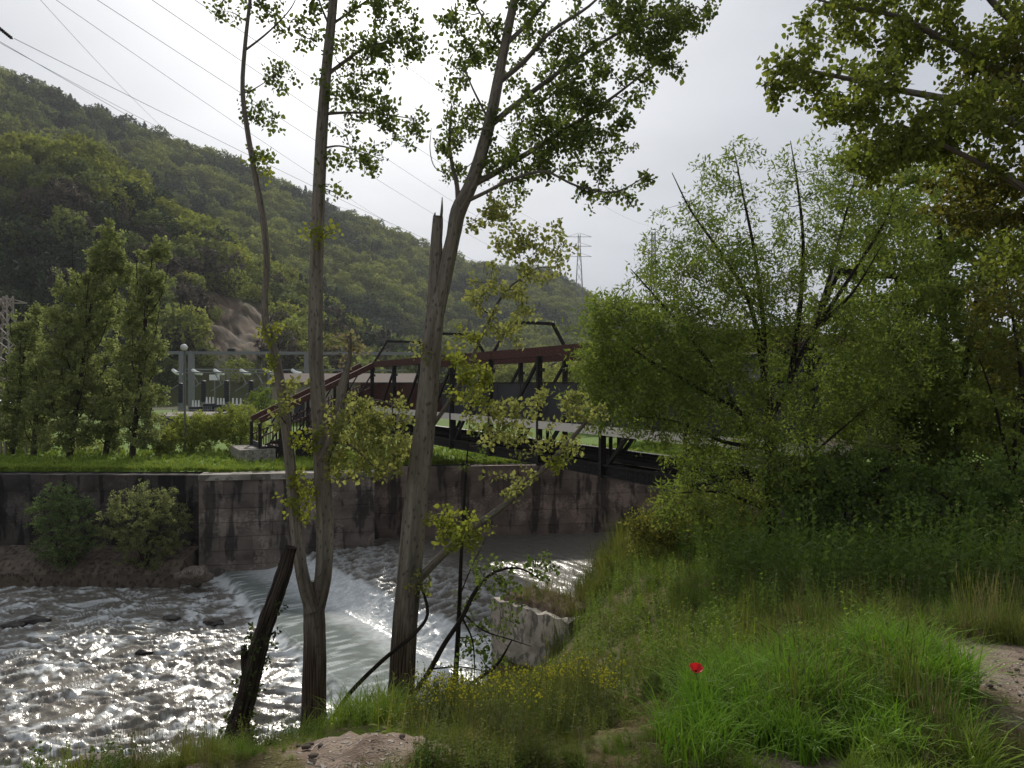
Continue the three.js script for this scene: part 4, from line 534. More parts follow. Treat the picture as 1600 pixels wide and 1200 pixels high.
[['tall scrub behind the left lombardy poplars', 20, 715, 39, 40, 24, 60], ['scrub between the lombardy poplar trunks', 140, 718, 38, 40, 14, 50], ['green shrub seen under the landing of the bridge', 560, 700, 44, 40, 22, 60], ['yellow-flowered shrub on the far wall top under the bridge', 632, 714, 33.5, 20, 12, 40]].forEach(([l, x, y, Z, rx, ry, n], i) => shrub('meadow_shrub', l, x, y, Z, rx, ry, n, i === 3 ? [[0.4, 0.34, 0.02], [0.5, 0.42, 0.03]] : GREEN.lime, 531 + i * 3, { size: 0.5 }));

// ---------------------------------------------------------------- woods on the hills: one mass, built of separate crowns
{
  const crownGeo = (seed, n, conic) => { const r = rng(seed), pos = [], idx = []; for (let i = 0; i < n; i++) { const u = r() * 2 - 1, a = r() * 6.28, q = Math.sqrt(1 - u * u), lump = 0.72 + 0.28 * n3(q * Math.cos(a) * 1.7 + seed, u * 1.7, q * Math.sin(a) * 1.7) + 0.1 * r(); let x = q * Math.cos(a) * lump, y = u * lump, z = q * Math.sin(a) * lump; if (conic) { const t = (u + 1) / 2, w = (1 - t) * 0.62 + 0.05; x = Math.cos(a) * w * (0.7 + 0.4 * r()); z = Math.sin(a) * w * (0.7 + 0.4 * r()); y = t * 2.6 - 1; } const k = pos.length / 3, s = conic ? 0.11 : 0.075 + 0.075 * r(); for (let m = 0; m < 4; m++) pos.push(x + (r() - .5) * 2 * s, y + (r() - .5) * 1.7 * s, z + (r() - .5) * 2 * s); idx.push(k, k + 1, k + 2, k, k + 2, k + 3); } return geoFrom(pos, idx); };
  const protos = [crownGeo(1, 720), crownGeo(2, 720), crownGeo(3, 600), crownGeo(4, 460, true)], r = rng(77), list = protos.map(() => []);
  const put = (X, Z, sp) => {
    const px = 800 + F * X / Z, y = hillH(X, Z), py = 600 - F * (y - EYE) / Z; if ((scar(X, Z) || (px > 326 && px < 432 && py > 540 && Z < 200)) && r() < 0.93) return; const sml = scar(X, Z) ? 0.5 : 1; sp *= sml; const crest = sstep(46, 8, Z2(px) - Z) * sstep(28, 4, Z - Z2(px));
    const a = n2(X * 0.011 + 3, Z * 0.008), b2 = n2(X * 0.05, Z * 0.05 + 9), t = r(); let k = Math.floor(r() * 3), c, s = sp * (0.36 + 0.62 * Math.pow(r(), 1.3));
    if (t < crest * 0.8 && px < 690) c = tint([0.23, 0.265, 0.045], [0.31, 0.33, 0.055], r, 0.2);  // golden crowns along the spur crest: sun on the ridge put into leaf colour
    else if (a + 0.5 * b2 > 0.22) c = tint([0.21, 0.25, 0.05], [0.29, 0.31, 0.062], r, 0.2);
    else if (a + 0.5 * b2 < -0.36) { c = tint([0.04, 0.06, 0.028], [0.06, 0.085, 0.034], r, 0.2); if (r() < 0.4) { k = 3; s *= 0.85; } }
    else c = tint([0.12, 0.16, 0.044], [0.19, 0.22, 0.058], r, 0.25);
    if (Z < Z2(px) - 30 && r() < 0.25) c = tint([0.07, 0.06, 0.045], [0.10, 0.085, 0.06], r);                  // still bare oaks
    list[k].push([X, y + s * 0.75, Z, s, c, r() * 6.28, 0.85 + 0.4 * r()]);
  };

  for (let Z = 116; Z < 790;) { const sp = Z < 330 ? 5.2 : 6.8, x0 = (-160 - 800) / F * Z, x1 = (Z < 330 ? 1000 - 800 : 1250 - 800) / F * Z; for (let X = x0; X < x1; X += sp * 0.8) { const xx = X + (r() - .5) * sp, zz = Z + (r() - .5) * sp, px = 800 + F * xx / zz; if (zz < ZF(px) + 3 || zz > Z1(px) + 16) continue; put(xx, zz, sp); } Z += Z < 330 ? 4.0 : 6.2; }
  const m = new THREE.Matrix4(), q = new THREE.Quaternion(), up = V(0, 1, 0);
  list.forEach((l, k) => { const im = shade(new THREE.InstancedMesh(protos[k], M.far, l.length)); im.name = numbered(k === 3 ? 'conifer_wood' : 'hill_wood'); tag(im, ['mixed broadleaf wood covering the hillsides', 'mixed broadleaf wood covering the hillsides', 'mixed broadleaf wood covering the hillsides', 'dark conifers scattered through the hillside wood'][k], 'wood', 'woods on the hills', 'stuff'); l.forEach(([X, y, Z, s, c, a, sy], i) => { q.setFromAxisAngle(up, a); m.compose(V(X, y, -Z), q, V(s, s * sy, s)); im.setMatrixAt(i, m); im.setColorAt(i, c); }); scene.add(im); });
}
// ---------------------------------------------------------------- switchyard beyond the far bank
function lattice(name, label, base, h, w, arms, m, bar0, group) {
  const g = thing(name, label, 'pylon', base.toArray(), group), c = (k, t) => { const q = lerp(w, w * 0.22, Math.min(1, t * 1.15)) / 2; return base.clone().add(V([-1, 1, 1, -1][k] * q, h * t, [-1, -1, 1, 1][k] * q)); };
  for (let k = 0; k < 4; k++) part(g, 'leg', mergeGeometries([bar(c(k, 0), c(k, 0.87), bar0, bar0), bar(c(k, 0.87), c(k, 1), bar0, bar0)]), m);
  const br = [], n = 9; for (let i = 0; i < n; i++) for (let k = 0; k < 4; k++) { const a = c(k, i / n), b = c((k + 1) % 4, (i + 1) / n), a2 = c((k + 1) % 4, i / n), b2 = c(k, (i + 1) / n); br.push(bar(a, b, bar0 * .55, bar0 * .55), bar(a2, b2, bar0 * .55, bar0 * .55)); }
  part(g, 'bracing', mergeGeometries(br), m);
  for (const [t, L] of arms) { const a = base.clone().add(V(0, h * t, 0)); part(g, 'crossarm', mergeGeometries([bar(a.clone().add(V(-L, 0, 0)), a.clone().add(V(L, 0, 0)), bar0, bar0), bar(a.clone().add(V(-L, 0, 0)), a.clone().add(V(0, h * 0.045, 0)), bar0 * .6, bar0 * .6), bar(a.clone().add(V(L, 0, 0)), a.clone().add(V(0, h * 0.045, 0)), bar0 * .6, bar0 * .6)]), m); }
  return g;
}
{ const b = V((905 - 800) / F * 560, hillH((905 - 800) / F * 560, 560), -560), top = EYE + (600 - 366) / F * 560; lattice('pylon', 'distant three-armed pylon standing on the skyline', b, top - b.y, 7, [[0.97, 9], [0.86, 9], [0.74, 9]], M.galv, 0.28); }
{ const Z = 150, b = V((1021 - 800) / F * Z, hillH((1021 - 800) / F * Z, Z), -Z); lattice('pylon', 'grey lattice pylon seen through the willow crown', b, EYE + (600 - 362) / F * Z - b.y, 3.0, [[0.95, 2.4]], M.galv, 0.11); }
{ const Z = 78, b = V((8 - 800) / F * Z, FAR_Y, -Z); lattice('pylon', 'rusty lattice tower behind the trees at the left edge', b, EYE + (600 - 462) / F * Z - b.y, 4.4, [[0.94, 2.2]], mat({ color: col(0.30, 0.25, 0.23), roughness: 0.7 }), 0.14); }
{ // steel gantry
  const Z = 80, Y = (py) => EYE + (600 - py) / F * Z, X = (px) => (px - 800) / F * Z, g = thing('gantry', 'grey steel gantry frame of the switchyard with hanging white insulators', 'gantry', [X(370), FAR_Y, -Z]);
  for (const [px, w] of [[284, 0.45], [299, 0.5], [480, 0.5]]) part(g, 'column', bar(V(X(px), FAR_Y, -Z), V(X(px), Y(551), -Z), w, w, V(0, 0, 1)), M.galv);
  part(g, 'upper_beam', bar(V(X(262), Y(551), -Z), V(X(640), Y(549), -Z - 6), 0.35, 0.32), M.galv); part(g, 'lower_beam', bar(V(X(278), Y(577), -Z), V(X(620), Y(577), -Z - 6), 0.14, 0.16), M.galv);
  for (const px of [280, 311, 345, 386, 425, 466]) part(g, 'insulator_string', tube([V(X(px - 9), Y(578), -Z + .2), V(X(px), Y(583), -Z + .5), V(X(px + 9), Y(584), -Z + .8)], [0.17, 0.2, 0.17], 7, 3), M.white);
  for (const px of [316, 362, 412]) part(g, 'suspension_clamp', boxG(0.7, 0.28, 0.3).translate(X(px), Y(547), -Z + 0.1), M.darkEquip);
  const post = (name, label, px, py, w, cat) => { const z = Z - 6, e = thing(name, label, cat, [(px - 800) / F * z, FAR_Y, -z]), yy = EYE + (600 - py) / F * z, h = yy - FAR_Y, pf = [[0.0, 0], [w, 0]]; for (let i = 0; i < 9; i++) { pf.push([w * 1.0, i / 9], [w * 1.25, (i + .35) / 9], [w, (i + .7) / 9]); } pf.push([0, 1]);
    const l = (x) => { x.userData.local = 1; return x; }; part(e, 'porcelain_column', l(new THREE.LatheGeometry(pf.map(([a, b]) => new THREE.Vector2(a, h * 0.45 + b * h * 0.55)), 9)), M.darkEquip); part(e, 'steel_stand', l(mergeGeometries([boxG(0.1, h * .45, .1).translate(-w, h * .225, 0), boxG(0.1, h * .45, .1).translate(w, h * .225, 0), boxG(w * 2.6, .12, .3).translate(0, h * .44, 0)])), M.galv); part(e, 'contact_arm', l(bar(V(0, h * .98, 0), V(-1.5, h * 0.72, 0), 0.09, 0.09)), M.galv); return e; };
  post('disconnector', 'dark switchyard column nearest the globe lamp', 318, 594, 0.22, 'switch'); post('disconnector', 'dark switchyard column below the white board', 354, 594, 0.22, 'switch'); post('disconnector', 'dark switchyard column nearest the shed roof', 392, 594, 0.22, 'switch');
  post('disconnector', 'dark switchyard column left of the globe lamp post', 282, 598, 0.2, 'switch'); post('disconnector', 'short dark switchyard column behind the greener shrub', 408, 602, 0.2, 'switch');
  { const z = Z - 4, X2 = (px) => (px - 800) / F * z, Y2 = (py) => EYE + (600 - py) / F * z, bs = thing('busbar_support', 'thin grey busbar frame in front of the gantry', 'frame', [X2(320), FAR_Y, -z]); for (const px of [282, 357, 420]) part(bs, 'post', bar(V(X2(px), FAR_Y, -z), V(X2(px), Y2(583), -z), 0.2, 0.2, V(0, 0, 1)), M.galv); part(bs, 'busbar', bar(V(X2(276), Y2(582), -z), V(X2(430), Y2(582), -z), 0.1, 0.12), M.galv); for (const px of [300, 335, 375, 400]) part(bs, 'drop_lead', bar(V(X2(px), Y2(582), -z), V(X2(px + 14), Y2(600), -z + 0.6), 0.06, 0.06), M.galv); }
  { const z = Z - 11, fe = thing('yard_fence', 'low grey rail fence along the near side of the switchyard', 'fence', [(340 - 800) / F * z, FAR_Y, -z]); for (let k = 0; k < 15; k++) { const x = (270 + k * 11 - 800) / F * z; part(fe, 'post', bar(V(x, FAR_Y, -z), V(x, FAR_Y + 1.15, -z), 0.06, 0.06, V(0, 0, 1)), M.galv); } for (const y of [0.4, 0.75, 1.1]) part(fe, 'rail', bar(V((268 - 800) / F * z, FAR_Y + y, -z + 0.05), V((428 - 800) / F * z, FAR_Y + y, -z + 0.05), 0.03, 0.04), M.galv); }
  for (const [px, l, w, h] of [[306, 'low dark transformer left of the switchyard columns', 0.9, 1.3], [328, 'low dark transformer between the first two switchyard columns', 1.0, 1.6], [370, 'pale low transformer between the last two switchyard columns', 1.2, 1.5], [345, 'dark transformer with white bushings in the middle of the switchyard', 0.9, 1.5]]) { const z = Z - 9, e = thing('transformer', l, 'transformer', [(px - 800) / F * z, FAR_Y, -z]), lo = (x) => { x.userData.local = 1; return x; }; const tk = part(e, 'tank', lo(boxG(w, h, 0.9).translate(0, h / 2, 0)), l[0] === 'p' ? M.galv : M.darkEquip); for (let k = -2; k <= 2; k++) sub(tk, 'cooling_fin', boxG(0.06, h * .7, 0.2).translate(k * w * .18, h * .5, 0.55), M.galv); for (const s of [-1, 0, 1]) sub(tk, 'bushing', new THREE.CylinderGeometry(0.06, 0.1, 0.6, 7).translate(s * w * .3, h + .3, 0), M.white); }
  const sb = thing('notice_board', 'white board on a post in the switchyard', 'sign', [(335 - 800) / F * 76, FAR_Y, -76]), lo = (x) => { x.userData.local = 1; return x; }; part(sb, 'board', lo(boxG(1.0, 0.55, 0.05).translate(0, 4.05, 0)), M.white); part(sb, 'post', lo(boxG(0.1, 3.8, 0.1).translate(0, 1.9, -0.06)), M.galv);
}
{ // buildings of the switchyard
  const house = (name, label, px0, px1, pyTop, Z, depth, roofH, over, rm, wm, door) => { const x0 = (px0 - 800) / F * Z, x1 = (px1 - 800) / F * Z, top = EYE + (600 - pyTop) / F * Z, cx = (x0 + x1) / 2, w = x1 - x0, h = top - roofH - FAR_Y, g = thing(name, label, 'building', [cx, FAR_Y, -Z - depth / 2]), lo = (x) => { x.userData.local = 1; return x; };
    part(g, 'wall', lo(boxG(w, h, depth).translate(0, h / 2, 0)), wm); const e = new THREE.ExtrudeGeometry(new THREE.Shape([new THREE.Vector2(-depth / 2 - over, 0), new THREE.Vector2(depth / 2 + over, 0), new THREE.Vector2(depth / 2 + over, 0.14), new THREE.Vector2(depth * .1, roofH), new THREE.Vector2(-depth / 2 - over, roofH)]), { depth: w + over * 2, bevelEnabled: false }); e.rotateY(-Math.PI / 2).translate(w / 2 + over, h + 0.003, 0); part(g, 'roof', lo(e), rm);
    if (door) { part(g, 'door', lo(boxG(0.9, Math.min(2, h * .8), 0.06).translate(-w * .3, Math.min(1, h * .4), depth / 2 + 0.033)), M.darkEquip); const wn = part(g, 'window', lo(boxG(1.1, h * .3, 0.05).translate(w * .1, h * .6, depth / 2 + 0.028)), M.darkEquip); const sl = shade(new THREE.Mesh(boxG(1.25, 0.07, 0.14).translate(w * .1, h * .43, depth / 2 + 0.07), M.white)); sl.name = 'sill'; wn.add(sl); } return g; };
  house('switch_house', 'low switch house with brownish pitched roof behind the stair', 425, 640, 583, 68, 5, 0.95, 0.35, M.shedRoof, M.shedWall, true);
  house('low_store', 'low concrete store with a pale slab roof behind the shrubs', 250, 334, 646, 52, 3, 0.32, 0.2, M.paleConc, mat({ color: col(0.12, 0.12, 0.125) }), false);
  house('shed', 'low shed with a bright white roof at the far left edge', -60, 20, 626, 58, 4, 0.55, 0.25, M.white, M.shedWall, false);
  house('shed', 'small cabin with pale roof edge behind the willow stems', 1188, 1296, 545, 26, 2.2, 0.16, 0.12, M.paleConc, M.darkEquip, false);
}
{ // globe lamp post, fence posts
  const Z = 37.5, x = (289 - 800) / F * Z, y1 = EYE + (600 - 543) / F * Z, g = thing('street_lamp', 'tall thin lamp post with a round white globe by the shrubs', 'lamp', [x, FAR_Y, -Z]), lo = (q) => { q.userData.local = 1; return q; };
  part(g, 'pole', lo(new THREE.CylinderGeometry(0.035, 0.06, y1 - FAR_Y - 0.12, 8).translate(0, (y1 - FAR_Y - .12) / 2, 0)), M.galv); const gl = part(g, 'globe', lo(new THREE.SphereGeometry(0.17, 16, 12).translate(-0.05, y1 - FAR_Y, 0)), M.white); sub(gl, 'globe_collar', new THREE.CylinderGeometry(0.08, 0.05, 0.14, 8).translate(0, y1 - FAR_Y - 0.2, 0), M.galv);
  for (const [px, py, l] of [[1, 690, 'grey fence post nearest the left edge on the far bank'], [8, 690, 'second grey fence post from the left edge on the far bank'], [41, 694, 'grey fence post left of the widest lombardy poplar']]) { const z = 36.2; solo('fence_post', tube([V((px - 800) / F * z, FAR_Y, -z), V((px - 800) / F * z, EYE + (600 - py) / F * z, -z)], [0.06, 0.05], 7, 1), M.shedWall, l, 'fence post'); }
}
// overhead lines: from a tower behind the camera's left down to the switchyard and the skyline pylon
{
  const wire = (label, a, b, sag, r0) => { const n = 26, pts = []; for (let i = 0; i <= n; i++) { const t = i / n, p = a.clone().lerp(b, t); p.y -= 4 * sag * t * (1 - t); pts.push(p); } solo('power_line', tube(pts, pts.map(() => r0), 4, 1, 0, false), M.wire, label, 'wire', 'overhead power lines'); };
  [[[-140, -10, 44], [560, 330, 200], 2, 'wire running from the dark insulator to the ridge'], [[22, 60, 40], [905, 452, 330], 3.5, 'wire from the dark insulator down to the skyline'], [[-60, 30, 42], [640, 385, 260], 3, 'lowest wire crossing the hill skyline on the left'], [[-20, -75, 38], [760, 420, 300], 3, 'wire entering at the top left corner'], [[10, -60, 46], [330, 262, 120], 1, 'steep short wire in front of the left skyline'],
    [[60, -60, 36], [880, 430, 320], 3, 'wire crossing the thin left stem high up'], [[150, -60, 34], [890, 405, 340], 3, 'wire passing behind the forked poplar crown'], [[230, -50, 34], [905, 372, 380], 2.5, 'upper wire aimed at the skyline pylon'], [[420, -60, 36], [1010, 352, 250], 2, 'topmost wire passing behind the main poplar crown']].forEach(([a, b, s, l]) => wire(l, at(...a), at(...b), s, 0.016));
  [[[505, 562, 82], [672, 428, 190]], [[520, 566, 82], [690, 442, 190]], [[500, 568, 82], [664, 470, 190]], [[540, 560, 82], [720, 470, 190]]].forEach(([a, b], i) => wire(['uppermost', 'second', 'third', 'lowest'][i] + ' of the four slack wires rising from the gantry to the right', at(...a), at(...b), 2.5, 0.014));
  const a = at(-6, 40, 40), b = at(20, 61, 40); const g = thing('insulator', 'dark insulator string on a wire at the top left corner', 'insulator', a.toArray()); const rod = part(g, 'insulator_rod', tube([a, b], [0.03, 0.03], 6, 1), M.darkEquip); for (let k = 1; k < 9; k++) { const p = a.clone().lerp(b, k / 9), q = a.clone().lerp(b, k / 9 + 0.05); sub(rod, 'disc', tube([p, q], [0.1, 0.06], 8, 1), M.darkEquip); }
}
// ---------------------------------------------------------------- near bank: concrete block, stones, weeds, flowers
{
  const A = V(-0.35, 0, -14), Bp = V(0.95, 0, -12.6), g0 = new THREE.BoxGeometry(1.92, 4.2, 1.1, 24, 40, 8), p = g0.attributes.position, uv = []; const dir = V(0, 0, 0).subVectors(Bp, A).normalize(), ang = Math.atan2(-dir.z, dir.x);
  for (let i = 0; i < p.count; i++) { const x = p.getX(i), y = p.getY(i), z = p.getZ(i), w = fbm3(x * 1.5, y * 1.5, z * 1.5, 4), e = y > 2.0 ? 0.07 * fbm(x * 3, z * 3, 3) - 0.05 * sstep(.3, -.9, x) * 0 : 0; p.setXYZ(i, x + 0.03 * w, y + e, z + 0.05 * w + (Math.abs(((y + 2.1) % 0.62) - 0.31) < 0.03 ? -0.02 * Math.sign(z) : 0)); uv.push((x + z) / 2.4, y / 2.4); }
  g0.setAttribute('uv', new THREE.Float32BufferAttribute(uv, 2)); g0.computeVertexNormals(); g0.rotateY(ang); const mid = A.clone().add(Bp).multiplyScalar(.5); g0.translate(mid.x + 0.38, -2.3 - 2.1, mid.z - 0.4);
  const wa = thing('weir_abutment', 'weathered pale concrete block ending the weir beside the grass', 'concrete block', [mid.x + 0.38, -6.5, mid.z - 0.4]);
  { const cap = new THREE.PlaneGeometry(1.86, 1.02, 30, 16).rotateX(-Math.PI / 2), cp = cap.attributes.position, cu = []; for (let i = 0; i < cp.count; i++) { const x = cp.getX(i), z = cp.getZ(i), e = Math.min(0.93 - Math.abs(x), 0.51 - Math.abs(z)); cp.setY(i, -0.05 + 0.14 * sstep(0.02, 0.16, e) + 0.05 * sstep(0.03, 0.2, e) * fbm(x * 4, z * 4, 3)); cu.push(x / 1.2, z / 1.2); } cap.setAttribute('uv', new THREE.Float32BufferAttribute(cu, 2)); cap.computeVertexNormals(); cap.rotateY(ang).translate(mid.x + 0.38, -2.3, mid.z - 0.4); part(wa, 'soil_cap', cap, mat({ map: soilMap, bumpMap: soilBump, bumpScale: 0.03, roughness: 1, color: col(0.6, 0.55, 0.5) })); }
  part(wa, 'concrete', g0, mat({ map: paleConcMap, bumpMap: concBump, bumpScale: 0.015, roughness: 0.95, color: col(1.35, 1.32, 1.28) }));
  const s = at(1205, 893, 14.5), sl = new THREE.BoxGeometry(1.1, 0.2, 0.6, 16, 3, 8), q = sl.attributes.position; for (let i = 0; i < q.count; i++) { const w = fbm3(q.getX(i) * 2, q.getY(i) * 3, q.getZ(i) * 2, 3); q.setXYZ(i, q.getX(i) + .06 * w, q.getY(i) + .05 * w, q.getZ(i) + .06 * w); } sl.computeVertexNormals(); const gy = nearH(s.x, -s.z), ft = rock(0.3, 77, 1.1, 0.9, 0.8); ft.translate(s.x, gy + 0.12, s.z); sl.rotateY(0.15).translate(s.x, gy + 0.48, s.z); const st = thing('stone_slab', 'flat brownish stone slab on a rough stone foot below the willow', 'slab', [s.x, gy, s.z]); part(st, 'foot_stone', ft, M.rock); part(st, 'slab', sl, mat({ map: paleConcMap, color: col(0.9, 0.72, 0.64) }));
  [[150, 1192, 6.6, 0.16, 'flat pale rock at the bottom left corner'], [205, 1194, 6.5, 0.14, 'pale rock second from the bottom left corner'], [285, 1196, 6.4, 0.13, 'brownish rock left of the leaning trunk'], [328, 1196, 6.3, 0.10, 'small brownish rock beside the leaning trunk']].forEach(([px, py, Z, r, l], i) => { const c = at(px, py, Z), g = rock(r, 20 + i, 1.5, 0.6, 1); g.translate(c.x, c.y - 0.03, c.z); solo('rock', g, M.rock, l, 'rock', 'rocks at the near water edge'); });
  [[55, 970, 0.28, 'dark wet stone breaking the rapids at the far left'], [268, 966, 0.17, 'small dark wet stone in the middle of the rapids'], [335, 973, 0.2, 'dark wet stone in the rapids nearest the apron'], [225, 1018, 0.14, 'half-drowned stone lower in the rapids'], [20, 978, 0.22, 'half-drowned stone at the left frame edge']].forEach(([px, py, r, l], i) => { const Z = 7.15 * F / (py - 600), c = at(px, py, Z), g = rock(r, 30 + i, 1.5, 0.55, 1); g.translate(c.x, -5.56, c.z); solo('river_stone', g, M.darkRock, l, 'stone', 'stones in the rapids'); });
  const pr = rng(909), pg = [1, 2, 3].map(s => rock(1, 50 + s, 1.2, 0.6, 1, 1)); const im = pg.map(g => []); for (let i = 0; i < 2600; i++) { const X = (pr() - .5) * 7, Z = 2.4 + pr() * 3; if (isDirt(X, Z) < 0.5) continue; im[i % 3].push([X, Z, 0.004 + 0.014 * pr() ** 3, pr()]); } const mm = new THREE.Matrix4(), qq = new THREE.Quaternion();
  im.forEach((l, k) => { const o = shade(new THREE.InstancedMesh(pg[k], M.rock, l.length)); o.name = numbered('gravel'); tag(o, 'loose gravel scattered over the bare earth path', 'gravel', null, 'stuff'); l.forEach(([X, Z, s, a], i) => { qq.setFromAxisAngle(V(0, 1, 0), a * 6); mm.compose(V(X, nearH(X, Z) + s * .2, -Z), qq, V(s, s, s)); o.setMatrixAt(i, mm); o.setColorAt(i, col(1.0 + 1.0 * a, 1.0 + .9 * a, 1.0 + .85 * a)); }); scene.add(o); });
}
{
  const blade = (r, len, w, lean, seg = 4) => { const pos = [], idx = [], a = r() * 6.28, cx = Math.cos(a), cz = Math.sin(a), bx = -cz * w, bz = cx * w, ox = (r() - .5) * 0.1, oz = (r() - .5) * 0.1, droop = lean * (0.4 + r()); for (let i = 0; i <= seg; i++) { const t = i / seg, f = 1 - t * t * 0.98, h = len * t * (1 - 0.28 * droop * t * t), o = len * droop * t * t * 0.75; pos.push(ox + cx * o - bx * f, h, oz + cz * o - bz * f, ox + cx * o + bx * f, h, oz + cz * o + bz * f); } for (let i = 0; i < seg; i++) idx.push(2 * i, 2 * i + 1, 2 * i + 2, 2 * i + 1, 2 * i + 3, 2 * i + 2); return geoFrom(pos, idx); };
  const tuft = (seed, n, l0, l1, w, lean, seg) => { const r = rng(seed); return mergeGeometries(Array.from({ length: n }, () => blade(r, lerp(l0, l1, r()), w * (0.6 + 0.7 * r()), lean, seg))); };
  const stalk = (seed, n, h, head) => { const r = rng(seed), gs = []; for (let i = 0; i < n; i++) { const x = (r() - .5) * .14, z = (r() - .5) * .14, hh = h * (0.7 + .5 * r()), lx = (r() - .5) * .2, lz = (r() - .5) * .2, w = 0.0016; gs.push(geoFrom([x - w, 0, z, x + w, 0, z, x + lx - w, hh, z + lz, x + lx + w, hh, z + lz, x + lx, hh * 0.86, z + lz * .86 - head, x + lx + head * .5, hh * 1.0, z + lz, x + lx, hh * 1.12, z + lz, x + lx - head * .5, hh, z + lz], [0, 1, 2, 1, 3, 2, 4, 5, 6, 4, 6, 7])); } return mergeGeometries(gs); };
  const herb = (seed, n, h, leaf, size) => { const r = rng(seed), gs = [], m = new THREE.Matrix4(); for (let i = 0; i < n; i++) { const x = (r() - .5) * .16, z = (r() - .5) * .16, hh = h * (0.6 + .6 * r()), lx = (r() - .5) * .2, lz = (r() - .5) * .2, w = 0.003; gs.push(geoFrom([x - w, 0, z, x + w, 0, z, x + lx - w * .4, hh, z + lz, x + lx + w * .4, hh, z + lz], [0, 1, 2, 1, 3, 2])); const k = Math.max(4, Math.round(hh / 0.045)); for (let j = 1; j <= k; j++) { const t = j / k, a = j * 2.4 + r(), d = V(Math.cos(a), 0.3 + 0.5 * t, Math.sin(a)).normalize(), s = size * (1.15 - 0.6 * t) * (0.7 + .6 * r()), xa = V(-Math.sin(a), 0, Math.cos(a)), za = V(0, 0, 0).crossVectors(xa, d); m.makeBasis(xa.multiplyScalar(s), d.clone().multiplyScalar(s), za.multiplyScalar(s)).setPosition(x + lx * t, hh * t, z + lz * t); gs.push(leaf.clone().applyMatrix4(m)); } } gs.forEach(g => g.deleteAttribute('uv')); return mergeGeometries(gs); };
  const blooms = (seed, n, h) => { const r = rng(seed), gs = []; for (let i = 0; i < n; i++) { const hh = h * (0.65 + .5 * r()), x = (r() - .5) * .22, z = (r() - .5) * .22, s = 0.007 + .004 * r(), o = new THREE.OctahedronGeometry(s); o.deleteAttribute('uv'); gs.push(mergeVertices(o).translate(x, hh, z)); } gs.forEach(g => { if (!g.index) throw new Error('ix'); }); return mergeGeometries(gs); };
  const P = { long: [tuft(1, 30, 0.25, 0.52, 0.0042, 0.8), tuft(2, 30, 0.22, 0.46, 0.0045, 1.0), tuft(3, 26, 0.3, 0.56, 0.004, 0.7)], mid: [tuft(4, 22, 0.14, 0.34, 0.0036, 0.8, 3), tuft(5, 22, 0.12, 0.3, 0.004, 1.0, 3)], hay: [stalk(6, 16, 0.5, 0.004), stalk(7, 16, 0.42, 0.005)], herb: [herb(8, 5, 0.4, L6, 0.05), herb(9, 5, 0.35, LN, 0.09), herb(10, 4, 0.5, L6, 0.04)], mustard: [herb(11, 6, 0.38, LN, 0.05)], bloom: [blooms(12, 16, 0.4)], far: [tuft(13, 16, 0.12, 0.32, 0.012, 0.9, 2)] };
  const mats = { long: M.grass, mid: M.grass, hay: M.grass, herb: M.leaf, mustard: M.leaf, bloom: mat({ color: 0xffffff, roughness: 0.8 }), far: M.grass };
  const names = { long: ['long_grass', 'long fresh grass of the near bank'], mid: ['meadow_grass', 'short and middling grass of the near bank'], hay: ['seeding_grass', 'thin yellowish seeding grass stalks of the near bank'], herb: ['weeds', 'leafy weeds growing through the bank grass'], mustard: ['mustard_plants', 'slender green plants below the tiny yellow flowers'], bloom: ['yellow_flowers', 'tiny yellow flowers by the concrete block'], far: ['far_grass', 'grass along the top of the far river wall'] };
  const store = {}; for (const k in P) store[k] = P[k].map(() => []);
  const r = rng(2024), put = (k, X, Z, s, c, y) => store[k][Math.floor(r() * P[k].length)].push([X, y ?? nearH(X, Z), Z, s, c, r() * 6.28, (r() - .5) * .3]);
  const G = { lushLit: [[0.12, 0.25, 0.012], [0.20, 0.35, 0.022]], fresh: [[0.125, 0.205, 0.018], [0.20, 0.28, 0.028]], deep: [[0.085, 0.145, 0.016], [0.15, 0.215, 0.026]], dry: [[0.17, 0.15, 0.06], [0.25, 0.21, 0.09]], ol: [[0.10, 0.13, 0.018], [0.17, 0.18, 0.03]] };
  const inside = (X, Z) => { const s = bankSide(X, Z); return s > -0.9; };
  for (let i = 0; i < 26000; i++) {                                                // everywhere on the bank in view
    const Z = 2.9 + 20 * Math.pow(r(), 1.9), X = (r() - .5) * 1.5 * Z + 0.06 * Z; if (!inside(X, Z) || (X < -2.2 && r() < 0.9)) continue; const d = isDirt(X, Z); if (d > 0.35 && r() > 0.04) continue;
    const z1 = fbm(X * 0.55 + 8, Z * 0.55, 3), z2 = fbm(X * 0.9 + 31, Z * 0.9, 3), left = X < -0.4 && Z < 9, sc = lerp(0.38, 0.85, r()) * (d > 0.1 ? 0.5 : 1) * (left ? 0.6 : 1);
    const t = r(), pat = fbm(X * 1.1 + 3, Z * 1.1 + 50, 3), tall = lerp(0.65, 1.15, sstep(-0.25, 0.35, pat)) * (X > 1.9 && Z < 4.9 ? 0.4 : 1) * lerp(0.55, 1, Math.max(sstep(0.7, 1.5, X), sstep(-1.0, -1.6, X))); if (pat < -0.22 && r() < 0.55) continue;
    if (z1 > 0.0 && t < 0.62) put('herb', X, Z, sc * 0.95 * tall, tint(...(z2 > 0 ? G.deep : G.ol), r)); else if (z2 > 0.1 && t < 0.45) put('hay', X, Z, sc * 0.95 * tall, tint(...(r() < .3 ? G.dry : G.ol), r)); else if (t < 0.5) put('long', X, Z, sc * 0.8 * tall, tint(...(z2 < -0.1 ? G.fresh : z1 < -0.1 ? G.ol : G.deep), r)); else put('mid', X, Z, sc * tall, tint(...(r() < 0.12 ? G.dry : z2 < 0 ? G.fresh : G.ol), r));
  }
